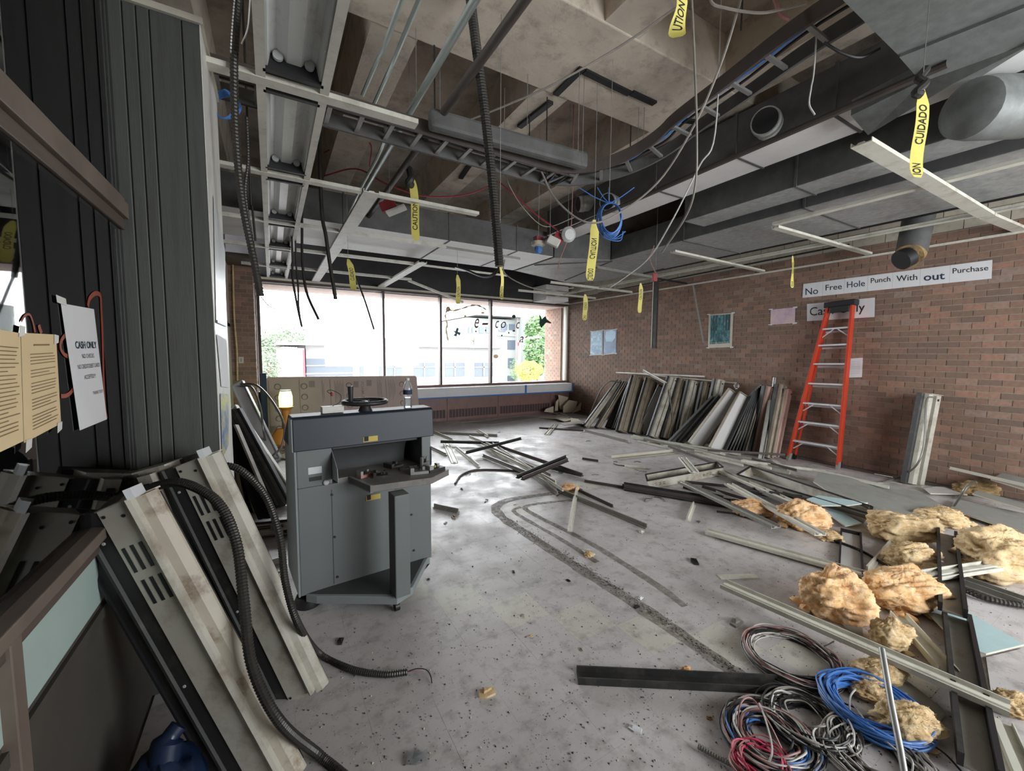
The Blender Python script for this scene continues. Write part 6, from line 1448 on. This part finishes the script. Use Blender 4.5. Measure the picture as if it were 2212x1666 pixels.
# adhesive outline left by a removed counter
M['residue'], nt, b = nodes_of('adhesive_residue'); b.inputs['Roughness'].default_value = .9
f1 = noise_fac(nt, 16, 8, .25, .75, rough=.75); nt.links.new(mix_rgb(nt, noise_fac(nt, 14, 4, .3, .7), lin((104,96,86)), lin((142,133,122))), b.inputs['Base Color']); nt.links.new(f1, b.inputs['Alpha'])
def residue(pts, w):
    P = smooth_path([pz(x, y, .0012) for x, y in pts], 8); n = len(P); vs = []
    for i in range(n):
        tg = unit(P[min(i+1,n-1)]-P[max(i-1,0)]); s = np.cross(tg, (0,0,1))*w*(.85+.3*noise.noise(Vector((i*.3,w*50,0)))); vs += [P[i]-s/2, P[i]+s/2]
    return vs, [(2*i, 2*i+1, 2*i+3, 2*i+2) for i in range(n-1)]
for lab, pts, w_ in (('dark outer adhesive outline of a removed counter on the floor', [(1235,1060),(1180,1068),(1110,1078),(1080,1088),(1071,1100),(1085,1118),(1130,1148),(1200,1195),(1270,1240),(1350,1290),(1440,1350),(1540,1420),(1600,1462)], .13), ('thin inner adhesive line parallel to the outline', [(1250,1080),(1190,1085),(1135,1095),(1160,1115),(1230,1150),(1300,1188),(1420,1265),(1480,1310)], .07), ('second thin inner adhesive line of the outline', [(1125,1095),(1110,1105),(1150,1130),(1220,1170),(1290,1215)], .06)):
    mb = MB(); v_, f_ = residue(pts, w_); mb.add(v_, f_); tag(build(mb, 'adhesive_mark', M['residue']), lab, 'floor mark', 'adhesive marks on the floor')
mb = MB(); rnd = random.Random(5)
for k in range(900):
    t_ = rnd.random(); px, py = 1085+t_*515, 1118+t_*344 + rnd.gauss(0,6) - 10*math.sin(t_*3.14); p = pz(px, py); s = rnd.uniform(.002,.007); an = rnd.uniform(0,6)
    mb.add([p+V(math.cos(an)*s,math.sin(an)*s,0), p+V(math.cos(an+2)*s,math.sin(an+2)*s,0), p+V(math.cos(an+4)*s,math.sin(an+4)*s,0), p+V(0,0,s)], [(0,1,3),(1,2,3),(2,0,3)])
o = tag(build(mb, 'mortar_crumbs', M['pipe_dark']), 'crumbled grey grit along the adhesive outline', 'grit'); o['kind'] = 'stuff'

rnd = random.Random(11)
for k in range(34):
    px = rnd.uniform(1480,2190); py = 985 + (px-1480)*.062 + rnd.uniform(0,38); L_ = rnd.uniform(.15,.6); an = rnd.gauss(-1.2,.5); p = pz(px, py, .004+.002*k)
    if p[0] > 7.6: continue
    d = V(math.cos(an), math.sin(an), 0)*L_/2; mb = MB(); mb.bar([(-.012,0),(.012,0),(.012,.004),(-.012,.004)], p-d, p+d, (0,0,1))
    if max((p-d)[0], (p+d)[0]) > 7.85: continue
    tag(build(mb, 'rail_sliver', M[['rail_white','rail_grey','off_white'][k % 3]]), 'thin pale sliver of rail in the litter along the brick wall', 'scrap', 'slivers along the brick wall')
for k in range(30):
    px, py = rnd.uniform(1000,1560), rnd.uniform(925,1090); p = pz(px, py, .004); an = rnd.uniform(0,6.28); L_ = rnd.uniform(.05,.22); d = V(math.cos(an), math.sin(an), 0)*L_
    mb = MB(); mb.tube(smooth_path([p, p+d*.5+V(-d[1]*.25,d[0]*.25,.006), p+d+V(0,0,.002)], 3), rnd.uniform(.003,.006), 5)
    tag(build(mb, 'wire_scrap', M['cable_black' if k % 3 else 'pipe_dark']), 'short dark wire scrap on the floor between cutter and wall pile', 'scrap', 'wire scraps in mid floor')

ORD = ['first','second','third','fourth','fifth','sixth','seventh','eighth','ninth','tenth','eleventh','twelfth']
for k in range(12):
    x0, y0 = 1375 + 22*k + rnd.uniform(-8,8), 948 + 4.6*k + rnd.uniform(-6,8); x1, y1 = x0 + rnd.uniform(70,190), y0 + rnd.uniform(8,40)
    a, b = pz(x0, y0, .006+.012*k), pz(x1, y1, .006+.012*k)
    if max(a[0], b[0]) > 7.7: continue
    rail('spilled_rail', '%s long thin rail from the left in the spill along the wall pile foot' % ORD[k], a, b, THIN, ['rail_white','rail_grey','rail_white','pipe_dark'][k % 4], 'rail', 'rails spilled at the foot of the wall pile')
for k in range(8):
    x0, y0 = 1480 + 30*k + rnd.uniform(-10,10), 1050 + 3*k + rnd.uniform(-14,12); a, b = pz(x0, y0, .01+.01*k), pz(x0 + rnd.uniform(80,200), y0 + rnd.uniform(20,60), .01+.01*k)
    rail('spilled_rail', '%s thin dark rail from the left in the tangle under the wide rails' % ORD[k], a, b, THIN, ['black_dirty','pipe_dark','rail_grey'][k % 3], 'rail', 'rails tangled under the wide rails')
# ================================================================ OUTSIDE
M['ext_white'] = mat('white_render', (128,127,125), .9, var=.04, scale=.3)
M['ext_pink'] = mat('pale_pink_render', (132,120,118), .9, var=.04, scale=.3)
M['ext_red'] = mat('red_column', (150,60,70), .7)
M['ext_glass'] = mat('grey_glazing', (62,70,80), .3, var=.15, scale=.5)
M['ext_grey'] = mat('grey_green_cladding', (112,116,114), .8, var=.06, scale=.3)
M['leaf'] = mat('green_leaves', (96,124,78), .7, c2=(62,92,54), scale=.8)
M['leaf_hazy'] = mat('hazy_green_leaves', (118,132,108), .8, c2=(92,108,86), scale=.8)  # greyed, paler leaf colour paints haze over the distant trees
M['leaf_yellow'] = mat('yellow_leaves', (168,160,66), .7, c2=(124,128,58), scale=.8)
M['bark_tree'] = mat('tree_bark', (96,82,70), .9)
YBD = 32.0
def ext_box(px0, py0, px1, py1, Y, dep, m, name, par, zlo=None):
    a, b = pY(px0, py0, Y), pY(px1, py1, Y); z0 = zlo if zlo is not None else min(a[2], b[2]); mb = MB(); mb.box((min(a[0],b[0]), Y, z0), (max(a[0],b[0]), Y+dep, max(a[2],b[2]))); return build(mb, name, M[m], par)
t = thing('white_building', 'low white building with grey windows across the street', 'building', (pY(840,800,YBD)[0], YBD, -5))
ext_box(600, 752, 660, 830, YBD-.5, 11, 'ext_pink', 'left_wing', t, -5); ext_box(660, 744, 1086, 830, YBD, 12, 'ext_white', 'main_block', t, -5)
ext_box(596, 745, 1090, 748, YBD-.7, 12, 'ext_white', 'roof_edge', t); ext_box(655, 756, 660.5, 830, YBD-.8, .4, 'ext_red', 'red_column', t, -5)
g_ = ext_box(661, 775, 763, 813, YBD-.05, .04, 'ext_glass', 'garage_window', t)
for y in (789, 806): ext_box(661, y, 763, y+1.6, YBD-.12, .06, 'ext_white', 'window_bar', g_)
for k, (x0, x1) in enumerate(((777,786),(820,828),(836,869),(894,940),(962,1004),(1026,1065))):
    wn_ = ext_box(x0, 784, x1, 813, YBD-.05, .04, 'ext_glass', 'window', t)
    if x1 - x0 > 20:
        ext_box((x0+x1)/2-1.4, 784, (x0+x1)/2+1.4, 813, YBD-.12, .06, 'ext_white', 'window_bar', wn_); ext_box(x0, 792.5, x1, 794, YBD-.12, .06, 'ext_white', 'window_bar', wn_)
t = thing('roof_block', 'pale stepped rooftop block behind the white building', 'building', (pY(740,735,50)[0], 50, -5)); ext_box(668, 726, 860, 800, 50, 8, 'ext_white', 'upper_block', t, -5); ext_box(700, 719, 800, 740, 51, 6, 'ext_white', 'penthouse', t)
YG = 46.0
t = thing('grey_building', 'tall grey apartment building seen through the right window panes', 'building', (pY(1070,800,YG)[0], YG, -5))
ext_box(1008, 686, 1118, 830, YG, 14, 'ext_grey', 'main_block', t, -5); ext_box(1030, 680, 1150, 686, YG-1.2, 15, 'ext_white', 'roof_slab', t); ext_box(1118, 672, 1142, 830, YG-.6, 12, 'ext_white', 'stair_tower', t, -5)
for x0, y0, x1, y1 in ((1012,706,1016,720),(1020,706,1023,720),(1035,706,1045,720),(1050,706,1060,720),(1083,700,1096,713),(1100,700,1112,713),(1097,735,1113,755),(1098,774,1112,795),(1097,812,1112,822),(1078,712,1092,717)):
    ext_box(x0, y0, x1, y1, YG-.1, .06, 'ext_glass', 'window', t)
ext_box(1075, 724, 1118, 727, YG-.15, .1, 'ext_white', 'floor_band', t); ext_box(1120, 740, 1128, 805, YG-.8, .2, 'ext_red', 'red_panel', t)
ext_box(1142, 682, 1185, 830, YG-3, 10, 'ext_grey', 'side_wing', t, -5)
def tree(label, px, ytop, ybot, wpx, Y, m, n=900, seed=1, trunk=True):
    a, b = pY(px, ytop, Y), pY(px, ybot, Y); c = (a+b)/2; h = (a[2]-b[2])/2; r = wpx*((c-CAM)@FWD)/FPX/2; t = thing('street_tree', label, 'tree', V(c[0], Y, -5)); rnd = random.Random(seed); mb = MB(); s0 = max(r,h)*.06
    for k in range(n):
        while True:
            p = np.array([rnd.uniform(-1,1) for _ in range(3)])
            if .35 < p@p*(1+.5*noise.noise(Vector(p)*2.2+Vector((seed,0,0)))) < 1: break
        q = c + p*V(r,r,h); n_ = unit([rnd.gauss(0,1) for _ in range(3)]); u = unit(np.cross(n_, (.3,.5,.8)))*s0*rnd.uniform(.7,1.5); w_ = np.cross(n_, u)*.6
        mb.add([q-u, q+w_*.8, q+u, q-w_*.8], [(0,1,2,3)])
    o = build(mb, 'foliage', M[m], t); o['kind'] = 'stuff'
    if trunk:
        mb = MB(); mb.tube([V(c[0],Y,-5), V(c[0]+.1,Y,c[2])], [r*.12, r*.05], 8); build(mb, 'trunk', M['bark_tree'], t)
        for k in range(4): an = k*1.6; mb = MB(); mb.tube([V(c[0],Y,b[2]+h*.3), c+V(math.cos(an)*r*.6, math.sin(an)*r*.6, h*.3)], [r*.05, r*.02], 6); build(mb, 'branch', M['bark_tree'], t)
tree('tall green street tree beside the brick wing', 1160, 682, 812, 56, 26, 'leaf', 3000, 1)
tree('yellow-leaved shrub tree in front of the green street tree', 1142, 779, 824, 64, 20, 'leaf_yellow', 1800, 2)
tree('small green tree at the grey building foot', 1112, 775, 822, 26, 24, 'leaf', 500, 3)
tree('round pale tree before the grey building', 1022, 718, 742, 30, 40, 'leaf_hazy', 500, 4)
tree('hazy tree clump behind the left end of the white building', 575, 722, 825, 62, 60, 'leaf_hazy', 2400, 5)
tree('hazy hillside trees left of the white building', 620, 708, 800, 110, 90, 'leaf_hazy', 2400, 6, False)
tree('low green-yellow bush at the left jamb of the window', 580, 760, 826, 50, 30, 'leaf_hazy', 1600, 7)
t = thing('street_lamp', 'white street lamp with curved arm before the grey building', 'street lamp', pY(1121,822,22)*V(1,1,0)-V(0,0,5)); a = pY(1121,822,22); b = pY(1122,748,22); c = pY(1140,731,22); d = pY(1157,729,22)
mb = MB(); mb.tube([V(a[0],22,-5), b], .09, 8); build(mb, 'pole', M['ext_white'], t); mb = MB(); mb.tube(smooth_path([b, b+V(.15,0,.3), c, d], 5), .05, 8); build(mb, 'arm', M['ext_white'], t); mb = MB(); mb.obox(d-V(.1,.1,.05), V(.5,0,0), V(0,.2,0), V(0,0,.1)); build(mb, 'lamp_head', M['ext_white'], t)

# ================================================================ STICKERS ON THE WINDOW
YS = YW + .012; GSK = 'stickers on the window'
def wq(px, py): return pY(px, py, YS)
def sticker(label, pts, m, name='window_sticker'):
    mb = MB(); mb.prism([wq(*p) for p in pts], V(0,.0015,0)); return tag(build(mb, name, M[m]), label, 'sticker', GSK)
def letter(s, label, x0, y0, x1, y1):
    fm = quadmap(wq(x0,y1), wq(x1,y1), wq(x1,y0), wq(x0,y0)); o = lettering(s, fm, M['ink_red'], None, (0,0,1,1), .35, .0, 'window_letter'); tag(o, label, 'letter', GSK)
letter('e', 'dark red letter e on the third window pane', 1025,688,1035,709); letter('-', 'dark red dash after the letter e on the third pane', 1041,698,1055,702); letter('c', 'dark red letter c first on the right pane', 1070,693,1078,709); letter('o', 'dark red letter o on the right pane', 1082,695,1093,709)
letter('c', 'dark red second letter c on the right pane, near the green dot', 1115,696,1123,710); letter('a', 'dark red letter a low on the right pane', 1122,727,1131,740)
M['vinyl_green'] = mat('dark_green_vinyl', (34,70,60), .6); M['vinyl_blue'] = mat('slate_blue_vinyl', (70,110,126), .6); M['vinyl_tan'] = mat('tan_vinyl', (190,172,150), .7); milky(M['vinyl_tan'], .55, lin((200,184,164)))
sticker('slate blue star-shaped leaf sticker on the third pane', [(979,714),(984,716),(987,708),(991,710),(989,717),(995,719),(993,725),(988,721),(986,727),(980,725),(984,720)], 'vinyl_blue')
sticker('dark green leaf sprig sticker on the right pane', [(1164,676),(1171,690),(1178,682),(1181,690),(1191,697),(1190,699),(1180,697),(1174,703),(1169,709),(1165,700),(1166,690)], 'vinyl_green')
def dot(label, x, y, rx, ry, m): sticker(label, [(x+rx*math.cos(a), y+ry*math.sin(a)) for a in np.linspace(0,6.283,11)[:-1]], m)
dot('round dark green dot sticker on the right pane', 1110,684,4,4,'vinyl_green'); dot('tan oval sticker low on the right pane', 1071,770,5.5,4.5,'vinyl_tan'); dot('dark red seed sticker under the second c', 1110,715,3,1.8,'ink_red'); dot('small green seed sticker under the o', 1084,725,2,1.8,'vinyl_green'); dot('small green dot sticker by the mullion', 1049,714,1.6,1.8,'vinyl_green'); dot('tan leaf sticker near the third pane top', 1043,676,4,2.5,'vinyl_tan'); dot('small brown dot sticker under the e', 1028,716,1.5,2,'ink_red'); dot('small dark seed sticker below the second c', 1099,719,1.4,2.2,'vinyl_green'); dot('pale tan triangle sticker on the third pane', 1005,683,2.6,2.8,'vinyl_tan')
def branch(label, pts, w):
    P = smooth_path([wq(*p) for p in pts], 6); n = len(P); W = []
    for i in range(n): tg = unit(P[min(i+1,n-1)]-P[max(i-1,0)]); W.append(np.cross(tg, (0,1,0))*w*(.8+.3*math.sin(i)))
    mb = MB(); mb.ribbon(P, W, .0015); tag(build(mb, 'window_sticker', M['vinyl_tan']), label, 'sticker', GSK)
branch('tan branch sticker running across the top of the third pane', [(968,668),(980,671),(1000,666),(1015,661),(1030,660),(1042,664),(1051,670)], .05); branch('tan branch sticker hanging down the third pane', [(966,670),(962,680),(964,692),(966,702),(964,712),(966,726),(968,736)], .045)
dot('tan knot sticker joining the branch stickers', 968,668,5,6,'vinyl_tan')
